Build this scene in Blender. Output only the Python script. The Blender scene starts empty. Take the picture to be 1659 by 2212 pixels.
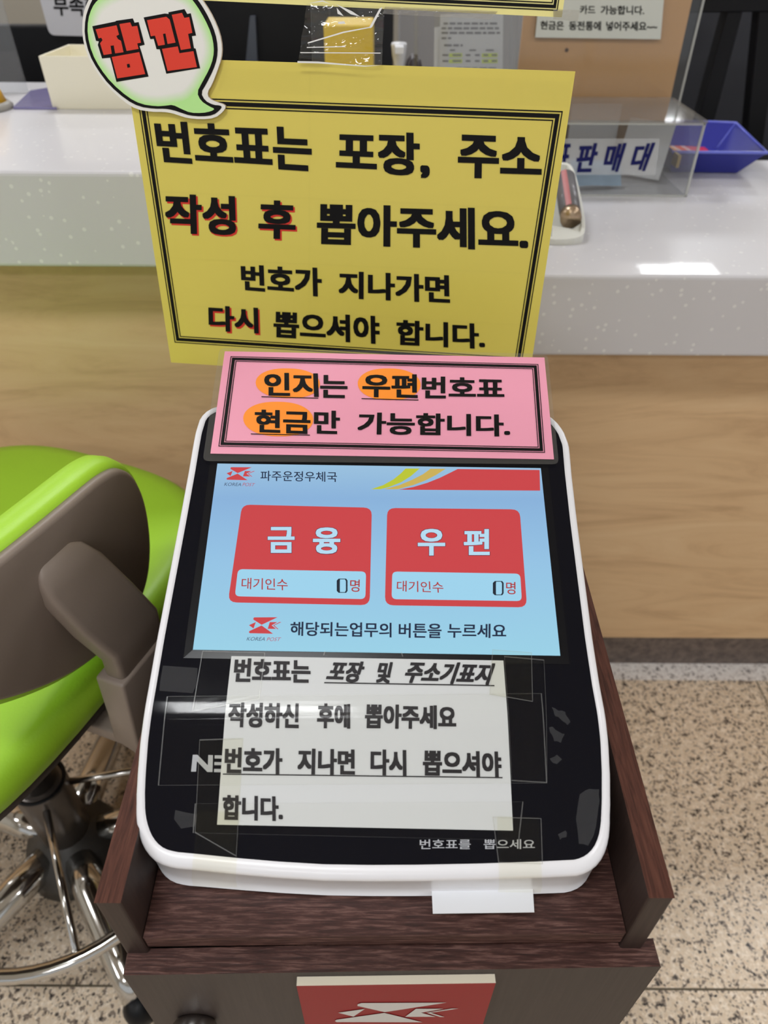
import bpy, bmesh, math, random
import numpy as np
from mathutils import Vector, Matrix

random.seed(4)
scene = bpy.context.scene
COL = scene.collection

# ------------------------------------------------------------------ camera
IMG_W, IMG_H = 1659, 2212
FPX, PITCH, ROLL, CAM_H = 1539.2, math.radians(40.2075), math.radians(0.325), 1.45
CEN = (829.5, 1106.0)
_f = np.array([0, math.cos(PITCH), -math.sin(PITCH)])
_u = np.array([0, math.sin(PITCH), math.cos(PITCH)])
_r = np.array([1.0, 0, 0])
RT = math.cos(ROLL) * _r + math.sin(ROLL) * _u
UP = -math.sin(ROLL) * _r + math.cos(ROLL) * _u
FW = _f
EYE = np.array([0, 0, CAM_H])

cam_data = bpy.data.cameras.new('camera')
cam = bpy.data.objects.new('camera', cam_data)
COL.objects.link(cam)
cam_data.sensor_fit = 'HORIZONTAL'
cam_data.sensor_width = 36.0
cam_data.lens = FPX / IMG_W * 36.0
cam_data.clip_start = 0.02
cam_data.clip_end = 60
m = Matrix.Identity(4)
for i in range(3):
    m[i][0], m[i][1], m[i][2], m[i][3] = RT[i], UP[i], -FW[i], EYE[i]
cam.matrix_world = m
cam_data.dof.use_dof = True
cam_data.dof.focus_distance = 0.62
cam_data.dof.aperture_fstop = 8.5
scene.camera = cam

# ------------------------------------------------------------------ world, exposure
world = bpy.data.worlds.new('world')
scene.world = world
world.use_nodes = True
world.node_tree.nodes['Background'].inputs[0].default_value = (0.9, 0.95, 1.0, 1)
world.node_tree.nodes['Background'].inputs[1].default_value = 0.25
scene.view_settings.view_transform = 'Standard'
scene.view_settings.look = 'None'
scene.view_settings.gamma = 1.0
EXPO = 0.37
scene.view_settings.exposure = EXPO
LAMP = 23.0
WINDOW_FILL = 0.45
SCREEN_GAIN = 0.95 / 2 ** EXPO
scene.cycles.max_bounces = 10
scene.cycles.transparent_max_bounces = 24
scene.cycles.caustics_reflective = False
scene.cycles.caustics_refractive = False
scene.cycles.sample_clamp_indirect = 6.0


# ------------------------------------------------------------------ picture -> place helpers
def ray(px, py):
    return FW + RT * ((px - CEN[0]) / FPX) - UP * ((py - CEN[1]) / FPX)


def hit(px, py, p0, n):
    d = ray(px, py)
    return EYE + d * (((np.asarray(p0, float) - EYE) @ n) / (d @ n))


def at_z(px, py, z):
    return hit(px, py, (0, 0, z), np.array([0, 0, 1.0]))


def at_y(px, py, y):
    return hit(px, py, (0, y, 0), np.array([0, 1.0, 0]))


class Plane:
    """a flat surface in the room: uv of a sighted point, and the point at (u, v) lifted w along its normal"""
    def __init__(s, p0, x, y):
        s.p0 = np.asarray(p0, float)
        s.x = np.asarray(x, float) / np.linalg.norm(x)
        y = np.asarray(y, float)
        y = y - s.x * (y @ s.x)
        s.y = y / np.linalg.norm(y)
        s.n = np.cross(s.x, s.y)
        s.cuts = []

    def uv(s, px, py):
        p = hit(px, py, s.p0, s.n) - s.p0
        return (p @ s.x, p @ s.y)

    def P(s, u, v, w=0.0):
        return s.p0 + s.x * u + s.y * v + s.n * w


def zoom(x0, y0, sc):
    return lambda x, y: (x0 + x * sc, y0 + y * sc)


# ------------------------------------------------------------------ materials
def lin(c):
    c = c / 255.0
    return c / 12.92 if c <= 0.04045 else ((c + 0.055) / 1.055) ** 2.4


def rgb(r, g, b):
    return (lin(r), lin(g), lin(b), 1.0)


MATS = {}


def mat(name, color, rough=0.5, metal=0.0, coat=0.0, spec=0.5):
    if name in MATS:
        return MATS[name]
    mt = bpy.data.materials.new(name)
    mt.use_nodes = True
    b = mt.node_tree.nodes['Principled BSDF']
    b.inputs['Base Color'].default_value = color
    b.inputs['Roughness'].default_value = rough
    b.inputs['Metallic'].default_value = metal
    b.inputs['Coat Weight'].default_value = coat
    b.inputs['Coat Roughness'].default_value = 0.08
    b.inputs['Specular IOR Level'].default_value = spec
    MATS[name] = mt
    return mt


def nodes_of(mt):
    nt = mt.node_tree
    return nt, nt.nodes, nt.links, nt.nodes['Principled BSDF']


def ramp(nd, stops):
    r = nd.new('ShaderNodeValToRGB')
    el = r.color_ramp.elements
    while len(el) < len(stops):
        el.new(0.5)
    for e, (p, c) in zip(el, stops):
        e.position = p
        e.color = c
    return r


def coords(nd, lk, scale, rot=(0, 0, 0)):
    tc = nd.new('ShaderNodeTexCoord')
    mp = nd.new('ShaderNodeMapping')
    mp.inputs['Scale'].default_value = scale
    mp.inputs['Rotation'].default_value = rot
    lk.new(tc.outputs['Object'], mp.inputs['Vector'])
    return mp


def noise(nd, lk, mp, scale, detail=4, rough=0.6, dist=0.0):
    n = nd.new('ShaderNodeTexNoise')
    n.inputs['Scale'].default_value = scale
    n.inputs['Detail'].default_value = detail
    n.inputs['Roughness'].default_value = rough
    n.inputs['Distortion'].default_value = dist
    lk.new(mp.outputs[0], n.inputs['Vector'])
    return n


def wood(name, c0, c1, c2, scale, rough=0.4, bump=0.15, coat=0.0, dist=0.4, spec=0.5):
    """streaky wood: stretched noise along the axis with the small scale"""
    mt = mat(name, c1, rough, coat=coat, spec=spec)
    nt, nd, lk, b = nodes_of(mt)
    mp = coords(nd, lk, scale)
    n1 = noise(nd, lk, mp, 1.0, 6, 0.65, dist)
    r = ramp(nd, [(0.3, c0), (0.5, c1), (0.72, c2)])
    lk.new(n1.outputs['Fac'], r.inputs[0])
    lk.new(r.outputs[0], b.inputs['Base Color'])
    bp = nd.new('ShaderNodeBump')
    bp.inputs['Strength'].default_value = bump
    bp.inputs['Distance'].default_value = 0.001
    lk.new(n1.outputs['Fac'], bp.inputs['Height'])
    lk.new(bp.outputs[0], b.inputs['Normal'])
    return mt


def granite(name, base, light, dark, mid, scale=1.0):
    mt = mat(name, base, 0.28)
    nt, nd, lk, b = nodes_of(mt)
    mp = coords(nd, lk, (scale, scale, scale))
    v1 = nd.new('ShaderNodeTexVoronoi')
    v1.inputs['Scale'].default_value = 210
    lk.new(mp.outputs[0], v1.inputs['Vector'])
    sep = nd.new('ShaderNodeSeparateColor')
    lk.new(v1.outputs['Color'], sep.inputs[0])
    r1 = ramp(nd, [(0.0, dark), (0.17, mid), (0.32, base), (0.7, light)])
    r1.color_ramp.interpolation = 'CONSTANT'
    n2 = noise(nd, lk, mp, 60, 5, 0.7)
    mx = nd.new('ShaderNodeMath')
    mx.operation = 'MULTIPLY_ADD'
    lk.new(n2.outputs['Fac'], mx.inputs[0])
    mx.inputs[1].default_value = 1.5
    sub = nd.new('ShaderNodeMath')
    sub.operation = 'MULTIPLY_ADD'
    lk.new(sep.outputs[0], sub.inputs[0])
    sub.inputs[1].default_value = 0.55
    sub.inputs[2].default_value = -0.55
    lk.new(sub.outputs[0], mx.inputs[2])
    lk.new(mx.outputs[0], r1.inputs[0])
    n3 = noise(nd, lk, mp, 140, 3, 0.6)
    mixc = nd.new('ShaderNodeMixRGB')
    mixc.blend_type = 'OVERLAY'
    mixc.inputs[0].default_value = 0.45
    lk.new(r1.outputs[0], mixc.inputs[1])
    lk.new(n3.outputs['Fac'], mixc.inputs[2])
    lk.new(mixc.outputs[0], b.inputs['Base Color'])
    return mt


def speckled(name, base, speck, rough=0.22, dens=0.055):
    mt = mat(name, base, rough, coat=0.2)
    mt.node_tree.nodes['Principled BSDF'].inputs['Coat Roughness'].default_value = 0.03
    nt, nd, lk, b = nodes_of(mt)
    mp = coords(nd, lk, (1, 1, 1))
    v = nd.new('ShaderNodeTexVoronoi')
    v.inputs['Scale'].default_value = 95
    lk.new(mp.outputs[0], v.inputs['Vector'])
    sep = nd.new('ShaderNodeSeparateColor')
    lk.new(v.outputs['Color'], sep.inputs[0])
    cmp_ = nd.new('ShaderNodeMath')
    cmp_.operation = 'MULTIPLY'
    cmp_.inputs[1].default_value = 0.3
    lk.new(sep.outputs[1], cmp_.inputs[0])
    lt = nd.new('ShaderNodeMath')
    lt.operation = 'LESS_THAN'
    lk.new(v.outputs['Distance'], lt.inputs[0])
    lk.new(cmp_.outputs[0], lt.inputs[1])
    g = nd.new('ShaderNodeMath')
    g.operation = 'LESS_THAN'
    g.inputs[1].default_value = 0.42
    lk.new(sep.outputs[0], g.inputs[0])
    mul = nd.new('ShaderNodeMath')
    mul.operation = 'MULTIPLY'
    lk.new(lt.outputs[0], mul.inputs[0])
    lk.new(g.outputs[0], mul.inputs[1])
    mx = nd.new('ShaderNodeMixRGB')
    mx.inputs[1].default_value = base
    mx.inputs[2].default_value = speck
    lk.new(mul.outputs[0], mx.inputs[0])
    lk.new(mx.outputs[0], b.inputs['Base Color'])
    return mt


def clear(name, tint=(0.96, 0.97, 0.97, 1), gloss=0.08, rough=0.03, haze=0.0, bump=0.0, hazecol=(0.8, 0.8, 0.8, 1), bscale=40, fres=0.5):
    """clear plastic: see-through with a little gloss and a little milky haze"""
    if name in MATS:
        return MATS[name]
    mt = bpy.data.materials.new(name)
    mt.use_nodes = True
    nt = mt.node_tree
    nd, lk = nt.nodes, nt.links
    nd.clear()
    out = nd.new('ShaderNodeOutputMaterial')
    tr = nd.new('ShaderNodeBsdfTransparent')
    tr.inputs[0].default_value = tint
    gl = nd.new('ShaderNodeBsdfGlossy')
    gl.inputs['Roughness'].default_value = rough
    lw = nd.new('ShaderNodeLayerWeight')
    lw.inputs['Blend'].default_value = 0.35
    ml = nd.new('ShaderNodeMath')
    ml.operation = 'MULTIPLY_ADD'
    ml.inputs[1].default_value = fres
    ml.inputs[2].default_value = gloss * 0.5
    lk.new(lw.outputs['Fresnel'], ml.inputs[0])
    mx = nd.new('ShaderNodeMixShader')
    lk.new(ml.outputs[0], mx.inputs[0])
    last = tr
    if haze > 0:
        df = nd.new('ShaderNodeBsdfDiffuse')
        df.inputs[0].default_value = hazecol
        mh = nd.new('ShaderNodeMixShader')
        mh.inputs[0].default_value = haze
        lk.new(tr.outputs[0], mh.inputs[1])
        lk.new(df.outputs[0], mh.inputs[2])
        last = mh
    lk.new(last.outputs[0], mx.inputs[1])
    lk.new(gl.outputs[0], mx.inputs[2])
    lk.new(mx.outputs[0], out.inputs[0])
    if bump > 0:
        mp = coords(nd, lk, (1, 1, 1))
        n = noise(nd, lk, mp, bscale, 2, 0.5)
        bp = nd.new('ShaderNodeBump')
        bp.inputs['Strength'].default_value = bump
        bp.inputs['Distance'].default_value = 0.01
        lk.new(n.outputs['Fac'], bp.inputs['Height'])
        lk.new(bp.outputs[0], gl.inputs['Normal'])
    MATS[name] = mt
    return mt


def glow(name, color, strength=1.0, base=(0.01, 0.01, 0.012, 1), rough=0.12):
    mt = mat(name, base, rough, spec=0.3)
    b = mt.node_tree.nodes['Principled BSDF']
    b.inputs['Emission Color'].default_value = color
    b.inputs['Emission Strength'].default_value = strength
    return mt


def bumpy(mt, scale, strength, detail=3):
    nt, nd, lk, b = nodes_of(mt)
    mp = coords(nd, lk, (1, 1, 1))
    n = noise(nd, lk, mp, scale, detail, 0.6)
    bp = nd.new('ShaderNodeBump')
    bp.inputs['Strength'].default_value = strength
    bp.inputs['Distance'].default_value = 0.002
    lk.new(n.outputs['Fac'], bp.inputs['Height'])
    lk.new(bp.outputs[0], b.inputs['Normal'])
    return mt


# ------------------------------------------------------------------ mesh helpers
class MB:
    def __init__(s):
        s.v, s.f, s.mi, s.sm = [], [], [], []

    def add(s, verts, faces, mi=0, smooth=False):
        o = len(s.v)
        s.v += [tuple(map(float, p)) for p in verts]
        for f in faces:
            s.f.append([i + o for i in f])
            s.mi.append(mi)
            s.sm.append(smooth)

    def box(s, lo, hi, mi=0, frame=None):
        (a, b, c), (d, e, f) = lo, hi
        vs = [(a, b, c), (d, b, c), (d, e, c), (a, e, c), (a, b, f), (d, b, f), (d, e, f), (a, e, f)]
        if frame:
            vs = [frame(*p) for p in vs]
        s.add(vs, [(3, 2, 1, 0), (4, 5, 6, 7), (0, 1, 5, 4), (1, 2, 6, 5), (2, 3, 7, 6), (3, 0, 4, 7)], mi)

    def prism(s, pl, outline, w0, w1, mi=0, mi_side=None):
        """outline in uv (counter-clockwise) extruded from w0 to w1 along the normal of pl"""
        n = len(outline)
        vs = [pl.P(u, v, w0) for u, v in outline] + [pl.P(u, v, w1) for u, v in outline]
        s.add(vs, [list(range(n, 2 * n))], mi)
        s.add(vs, [list(range(n - 1, -1, -1))] + [(i, (i + 1) % n, n + (i + 1) % n, n + i) for i in range(n)],
              mi if mi_side is None else mi_side)

    def flat(s, pl, outline, w, mi=0):
        s.add([pl.P(u, v, w) for u, v in outline], [list(range(len(outline)))], mi)

    def grid(s, fn, nu, nv, mi=0, smooth=True, closed_u=False):
        vs = [fn(i / nu, j / nv) for j in range(nv + 1) for i in range(nu + (0 if closed_u else 1))]
        w = nu if closed_u else nu + 1
        fs = []
        for j in range(nv):
            for i in range(nu):
                a, b = j * w + i, j * w + (i + 1) % w
                fs.append((a, b, b + w, a + w))
        s.add(vs, fs, mi, smooth)

    def rings(s, rings, mi=0, smooth=True, cap0=False, cap1=False):
        n = len(rings[0])
        vs = [p for r in rings for p in r]
        fs = []
        for k in range(len(rings) - 1):
            for i in range(n):
                a, b = k * n + i, k * n + (i + 1) % n
                fs.append((a, b, b + n, a + n))
        if cap0:
            fs.append(list(range(n - 1, -1, -1)))
        if cap1:
            o = (len(rings) - 1) * n
            fs.append(list(range(o, o + n)))
        s.add(vs, fs, mi, smooth)

    def tube(s, pts, r, seg=14, mi=0, closed=False, cap=True):
        pts = [np.asarray(p, float) for p in pts]
        n = len(pts)
        rs = r if isinstance(r, (list, tuple)) else [r] * n
        rings, up = [], None
        for i, p in enumerate(pts):
            a = pts[(i - 1) % n] if (closed or i > 0) else p
            b = pts[(i + 1) % n] if (closed or i < n - 1) else p
            t = (b - a) / (np.linalg.norm(b - a) + 1e-12)
            if up is None:
                up = np.array([0, 0, 1.0]) if abs(t[2]) < 0.9 else np.array([1.0, 0, 0])
            x = np.cross(up, t)
            x /= np.linalg.norm(x)
            y = np.cross(t, x)
            up = y
            rings.append([p + rs[i] * (math.cos(q) * x + math.sin(q) * y) for q in np.linspace(0, 2 * math.pi, seg, endpoint=False)])
        if closed:
            rings.append(rings[0])
            s.rings(rings, mi, True)
        else:
            s.rings(rings, mi, True, cap, cap)

    def lathe(s, cx, cy, prof, seg=40, mi=0):
        rings = [[(cx + r * math.cos(q), cy + r * math.sin(q), z) for q in np.linspace(0, 2 * math.pi, seg, endpoint=False)] for r, z in prof]
        s.rings(rings, mi, True, prof[0][0] > 1e-4, prof[-1][0] > 1e-4)

    def build(s, name, mats, parent=None, bevel=0.0, seg=2, autosmooth=True, subsurf=0):
        me = bpy.data.meshes.new(name)
        off = world_loc(parent)
        me.from_pydata([(x - off[0], y - off[1], z - off[2]) for x, y, z in s.v], [], s.f)
        if not isinstance(mats, (list, tuple)):
            mats = [mats]
        for mt in mats:
            me.materials.append(mt)
        me.polygons.foreach_set('material_index', s.mi)
        me.polygons.foreach_set('use_smooth', s.sm)
        me.validate()
        me.update()
        o = bpy.data.objects.new(name, me)
        COL.objects.link(o)
        if parent:
            o.parent = parent
        if bevel > 0:
            bv = o.modifiers.new('edge', 'BEVEL')
            bv.width = bevel
            bv.segments = seg
            bv.limit_method = 'ANGLE'
            bv.angle_limit = math.radians(35)
        if subsurf:
            sb = o.modifiers.new('round', 'SUBSURF')
            sb.levels = sb.render_levels = subsurf
        return o


def world_loc(o):
    t = np.zeros(3)
    while o:
        t = t + np.array(o.location)
        o = o.parent
    return t


def tag(o, label=None, cat=None, group=None, kind=None):
    if label:
        o['label'] = label
    if cat:
        o['category'] = cat
    if group:
        o['group'] = group
    if kind:
        o['kind'] = kind
    return o


def thing(name, label, cat, loc, group=None):
    o = bpy.data.objects.new(name, None)
    o.empty_display_size = 0.05
    COL.objects.link(o)
    o.location = tuple(float(c) for c in loc)
    return tag(o, label, cat, group)


def chaikin(p, n=2, closed=True):
    p = [np.asarray(a, float) for a in p]
    for _ in range(n):
        q = []
        k = len(p)
        for i in range(k if closed else k - 1):
            a, b = p[i], p[(i + 1) % k]
            q += [0.75 * a + 0.25 * b, 0.25 * a + 0.75 * b]
        if not closed:
            q = [p[0]] + q + [p[-1]]
        p = q
    return p


def fillet(pts, r, n=5):
    """round the corners of a uv polygon"""
    out = []
    k = len(pts)
    rr = r if isinstance(r, (list, tuple)) else [r] * k
    for i in range(k):
        p0, p, p1 = (np.asarray(pts[j % k], float) for j in (i - 1, i, i + 1))
        if rr[i] <= 0:
            out.append(p)
            continue
        a = (p0 - p) / np.linalg.norm(p0 - p)
        b = (p1 - p) / np.linalg.norm(p1 - p)
        d = min(rr[i], 0.45 * np.linalg.norm(p0 - p), 0.45 * np.linalg.norm(p1 - p))
        s, e = p + a * d, p + b * d
        for t in np.linspace(0, 1, n):
            out.append((1 - t) ** 2 * s + 2 * t * (1 - t) * p + t * t * e)
    return out


def ccw(p):
    a = sum(p[i][0] * p[(i + 1) % len(p)][1] - p[(i + 1) % len(p)][0] * p[i][1] for i in range(len(p)))
    return list(p) if a > 0 else list(p)[::-1]


def inset(p, d):
    """move a ccw polygon inwards by d (outwards if negative)"""
    p = [np.asarray(a, float) for a in p]
    n = len(p)
    out = []
    for i in range(n):
        a, b, c = p[i - 1], p[i], p[(i + 1) % n]
        e1 = (b - a) / (np.linalg.norm(b - a) + 1e-12)
        e2 = (c - b) / (np.linalg.norm(c - b) + 1e-12)
        n1, n2 = np.array([-e1[1], e1[0]]), np.array([-e2[1], e2[0]])
        mm = n1 + n2
        mm = mm / (np.linalg.norm(mm) + 1e-12)
        k = max(0.55, mm @ n1)
        dd = d(mm) if callable(d) else d
        out.append(b + mm * dd / k)
    return out


def uvs(pl, z, pts):
    return [pl.uv(*z(*p)) for p in pts]


def raw(x, y):
    return (x, y)


# ------------------------------------------------------------------ lettering
_cache = {}


def glyphs(s, bold, slant=0.0):
    """triangles of a line of text scaled to its own ink box (0..1, 0..1), thickened by overprinting"""
    key = (s, bold, slant)
    if key in _cache:
        return _cache[key]
    c = bpy.data.curves.new('tmp', 'FONT')
    c.body = s
    c.size = 1.0
    c.resolution_u = 3
    c.shear = slant
    o = bpy.data.objects.new('tmp', c)
    COL.objects.link(o)
    bpy.context.view_layer.update()
    dg = bpy.context.evaluated_depsgraph_get()
    me = bpy.data.meshes.new_from_object(o.evaluated_get(dg))
    V = np.array([(v.co.x, v.co.y) for v in me.vertices])
    F = [list(p.vertices) for p in me.polygons]
    bpy.data.objects.remove(o)
    bpy.data.curves.remove(c)
    bpy.data.meshes.remove(me)
    if bold > 0:
        sh = [(dx, dy) for dx in (-1, 0, 1) for dy in (-1, 0, 1)] if bold > 0.012 else [(-1, -1), (1, 1), (-1, 1), (1, -1)]
    else:
        sh = [(0, 0)]
    allV, allF = [], []
    for dx, dy in sh:
        o0 = sum(len(a) for a in allV)
        allV.append(V + np.array([dx * bold, dy * bold * 0.75]))
        allF += [[i + o0 for i in f] for f in F]
    W = np.vstack(allV)
    lo, hi = W.min(0), W.max(0)
    W = (W - lo) / (hi - lo)
    lay = np.concatenate([np.full(len(a), i * 1.2e-5) for i, a in enumerate(allV)])
    W = np.column_stack([W, lay])
    _cache[key] = (W, allF)
    return _cache[key]


def text(mb, pl, z, s, quad, bold=0.03, w=0.0004, mi=0, slant=0.0, shift=(0, 0)):
    """letters of s inside the sighted quad TL TR BR BL on surface pl"""
    W, F = glyphs(s, bold, slant)
    q = [np.array(pl.uv(*(np.array(z(*p)) + np.array(shift)))) for p in quad]
    UV = [(1 - b) * ((1 - a) * q[3] + a * q[2]) + b * ((1 - a) * q[0] + a * q[1]) for a, b, _ in W]
    UV = [(p[0], p[1], h) for p, h in zip(UV, W[:, 2])]
    if pl.cuts:
        bm = bmesh.new()
        vs = [bm.verts.new((a[0], a[1], a[2])) for a in UV]
        for f in F:
            try:
                bm.faces.new([vs[i] for i in f])
            except ValueError:
                pass
        lo, hi = min(a[1] for a in UV), max(a[1] for a in UV)
        for cval in pl.cuts:
            if lo < cval < hi:
                bmesh.ops.bisect_plane(bm, geom=bm.verts[:] + bm.edges[:] + bm.faces[:], plane_co=(0, cval, 0), plane_no=(0, 1, 0))
        bm.verts.index_update()
        UV = [(v.co.x, v.co.y, v.co.z) for v in bm.verts]
        F = [[v.index for v in f.verts] for f in bm.faces]
        bm.free()
    mb.add([pl.P(a[0], a[1], w + a[2]) for a in UV], F, mi)


def bar(mb, pl, z, a, b, th, w=0.0004, mi=0):
    """a ruled line from a to b, th thick in the picture's own units of z"""
    poly = [pl.uv(*z(*p)) for p in (a, b, (b[0], b[1] + th), (a[0], a[1] + th))]
    patch(mb, pl, poly, w, mi)


def patch(mb, pl, quad_uv, w, mi=0):
    """a four-cornered piece of film that follows the surface"""
    q = [np.asarray(a, float) for a in quad_uv]
    if not pl.cuts:
        mb.flat(pl, ccw(q), w, mi)
        return
    ll = max(2, int(np.linalg.norm(q[0] - q[3]) / 0.004))

    def fn(a, b):
        p = (1 - b) * ((1 - a) * q[3] + a * q[2]) + b * ((1 - a) * q[0] + a * q[1])
        return pl.P(p[0], p[1], w)
    mb.grid(fn, 1, ll, mi, False)


def frame_lines(mb, pl, corners_uv, offs, w, mi=0):
    """ruled border: rectangular rings between pairs of inward distances"""
    c = ccw(corners_uv)
    for d0, d1 in offs:
        a, b = inset(c, d0), inset(c, d1)
        n = len(a)
        vs = [pl.P(p[0], p[1], w) for p in a] + [pl.P(p[0], p[1], w) for p in b]
        mb.add(vs, [(i, (i + 1) % n, n + (i + 1) % n, n + i) for i in range(n)], mi)


# ------------------------------------------------------------------ shared materials
M_black_ink = mat('black_ink', rgb(5, 4, 6), 0.5, spec=0.22)
M_white_plastic = mat('white_plastic', rgb(229, 228, 232), 0.35, coat=0.1)
M_black_gloss = mat('black_gloss', rgb(10, 11, 20), 0.08, spec=0.22)
M_chrome = mat('chrome', rgb(205, 203, 200), 0.12, 1.0)
M_paper = mat('white_paper', rgb(203, 205, 206), 0.55, coat=0.25)
M_dark = mat('dark_plastic', rgb(15, 16, 20), 0.45, spec=0.25)
M_slate = mat('slate_grey', rgb(56, 58, 66), 0.5)
M_acryl = clear('clear_acrylic', (0.96, 0.965, 0.965, 1), 0.05, 0.04, 0.02, fres=0.22)
M_acryl_edge = clear('acrylic_cut_edge', (0.9, 0.92, 0.9, 1), 0.2, 0.15, 0.45, hazecol=(0.75, 0.75, 0.7, 1))
M_tape = clear('clear_tape', (0.99, 0.99, 0.98, 1), 0.01, 0.12, 0.0, 0.05, fres=0.03)
M_film = clear('laminate_film', (0.93, 0.93, 0.92, 1), 0.06, 0.15, 0.07, hazecol=(0.6, 0.58, 0.55, 1))

# ------------------------------------------------------------------ the room
Z_LEFT, Z_RIGHT, Y_LIP, Y_WALL, X_STEP = 1.178, 1.039, 1.03, 1.126, -0.125
LIP = 0.132
M_wall = bumpy(mat('painted_wall', rgb(205, 203, 196), 0.8), 60, 0.05)
M_ceil = bumpy(mat('ceiling_board', rgb(222, 222, 220), 0.85), 120, 0.1)
M_floor = granite('granite', rgb(226, 207, 183), rgb(246, 230, 210), rgb(60, 55, 52), rgb(140, 125, 112))
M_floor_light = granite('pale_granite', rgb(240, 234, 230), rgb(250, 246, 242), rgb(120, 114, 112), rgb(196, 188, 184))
M_joint = mat('floor_joint', rgb(98, 88, 72), 0.8)

mb = MB()
mb.box((-4.5, -4, -0.05), (4.5, 1.078, 0))
mb.box((-4.5, 1.14, -0.05), (4.5, 10.5, 0))
tag(mb.build('floor', M_floor), kind='structure')
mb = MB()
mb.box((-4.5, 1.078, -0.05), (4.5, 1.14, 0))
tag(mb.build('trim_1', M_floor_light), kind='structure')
mb = MB()
mb.box((-4.5, 0.416, 0.0), (4.5, 0.4195, 0.0006))
for xx in (-1.15, 0.62 + 0.3, 1.8):
    mb.box((xx, -4, 0.0), (xx + 0.003, 1.078, 0.0006))
tag(mb.build('trim_2', M_joint), kind='structure')
mb = MB()
mb.box((-4.5, -4, 2.8), (4.5, 10.5, 2.85))
tag(mb.build('ceiling', M_ceil), kind='structure')
for nm, lo, hi in (('wall_back', (-4.5, 10.5, 0), (4.5, 10.6, 2.8)), ('wall_front', (-4.5, -4.1, 0), (4.5, -4, 2.8)),
                   ('wall_left', (-4.6, -4, 0), (-4.5, 10.5, 2.8)), ('wall_right', (4.5, -4, 0), (4.6, 10.5, 2.8))):
    mb = MB()
    mb.box(lo, hi)
    tag(mb.build(nm, M_wall), kind='structure')

# ceiling light panels
M_lamp = bpy.data.materials.new('lamp_diffuser')
M_lamp.use_nodes = True
_nd = M_lamp.node_tree.nodes
_nd.clear()
_o = _nd.new('ShaderNodeOutputMaterial')
_e = _nd.new('ShaderNodeEmission')
_e.inputs[0].default_value = (0.96, 0.98, 1.0, 1)
_e.inputs[1].default_value = LAMP
M_lamp.node_tree.links.new(_e.outputs[0], _o.inputs[0])
M_lamp_frame = mat('lamp_frame', rgb(230, 230, 230), 0.5)


def ceiling_light(x, y):
    t = thing('ceiling_light', 'flush ceiling light panel with a bright white diffuser', 'ceiling light', (x, y, 2.8), 'ceiling light panels')
    a = MB()
    for lo, hi in (((-.32, -.17), (.32, -.15)), ((-.32, .15), (.32, .17)), ((-.32, -.15), (-.3, .15)), ((.3, -.15), (.32, .15))):
        a.box((x + lo[0], y + lo[1], 2.78), (x + hi[0], y + hi[1], 2.8))
    a.build('frame', M_lamp_frame, t)
    a = MB()
    a.add([(x - .3, y - .15, 2.785), (x - .3, y + .15, 2.785), (x + .3, y + .15, 2.785), (x + .3, y - .15, 2.785)], [(0, 1, 2, 3)])
    a.build('diffuser', M_lamp, t)


for lx in (-2.85, -0.42, 2.3):
    for ly in (-2.2, -0.30, 1.85, 3.8, 5.5):
        ceiling_light(lx, ly)
ceiling_light(3.1, 9.2)

# unseen glowing window behind the camera, added to brighten upright faces
M_fill = bpy.data.materials.new('fill_glow')
M_fill.use_nodes = True
_nd = M_fill.node_tree.nodes
_nd.clear()
_o = _nd.new('ShaderNodeOutputMaterial')
_e = _nd.new('ShaderNodeEmission')
_e.inputs[0].default_value = (0.93, 0.97, 1.0, 1)
_e.inputs[1].default_value = WINDOW_FILL
M_fill.node_tree.links.new(_e.outputs[0], _o.inputs[0])
fill_win = tag(thing('fill_window', None, None, (0, -4, 0.5)), kind='structure')
mb = MB()
mb.add([(-3.4, -3.985, 0.5), (-3.4, -3.985, 2.5), (3.4, -3.985, 2.5), (3.4, -3.985, 0.5)], [(3, 2, 1, 0)])
mb.build('fill_pane', M_fill, fill_win)
mb = MB()
for xx in (-3.45, -1.75, -0.03, 1.7, 3.4):
    mb.box((xx, -4, 0.45), (xx + 0.06, -3.94, 2.55))
for zz in (0.45, 2.5):
    mb.box((-3.45, -4, zz), (3.46, -3.94, zz + 0.05))
mb.build('fill_frame', M_lamp_frame, fill_win)

# ------------------------------------------------------------------ service counter
M_panel = wood('counter_wood', rgb(200, 164, 124), rgb(222, 187, 144), rgb(229, 197, 155), (2.2, 2.2, 13), 0.42, 0.03, dist=1.6)
M_plinth = bumpy(mat('plinth_stone', rgb(104, 92, 86), 0.5), 90, 0.2)
_n = M_plinth.node_tree
_mp = coords(_n.nodes, _n.links, (1, 1, 1))
_nn = noise(_n.nodes, _n.links, _mp, 45, 5, 0.7)
_rr = ramp(_n.nodes, [(0.35, rgb(82, 72, 68)), (0.65, rgb(122, 108, 100))])
_n.links.new(_nn.outputs['Fac'], _rr.inputs[0])
_n.links.new(_rr.outputs[0], _n.nodes['Principled BSDF'].inputs['Base Color'])
M_top = speckled('solid_surface', rgb(207, 205, 209), rgb(226, 225, 225), 0.34)

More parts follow.
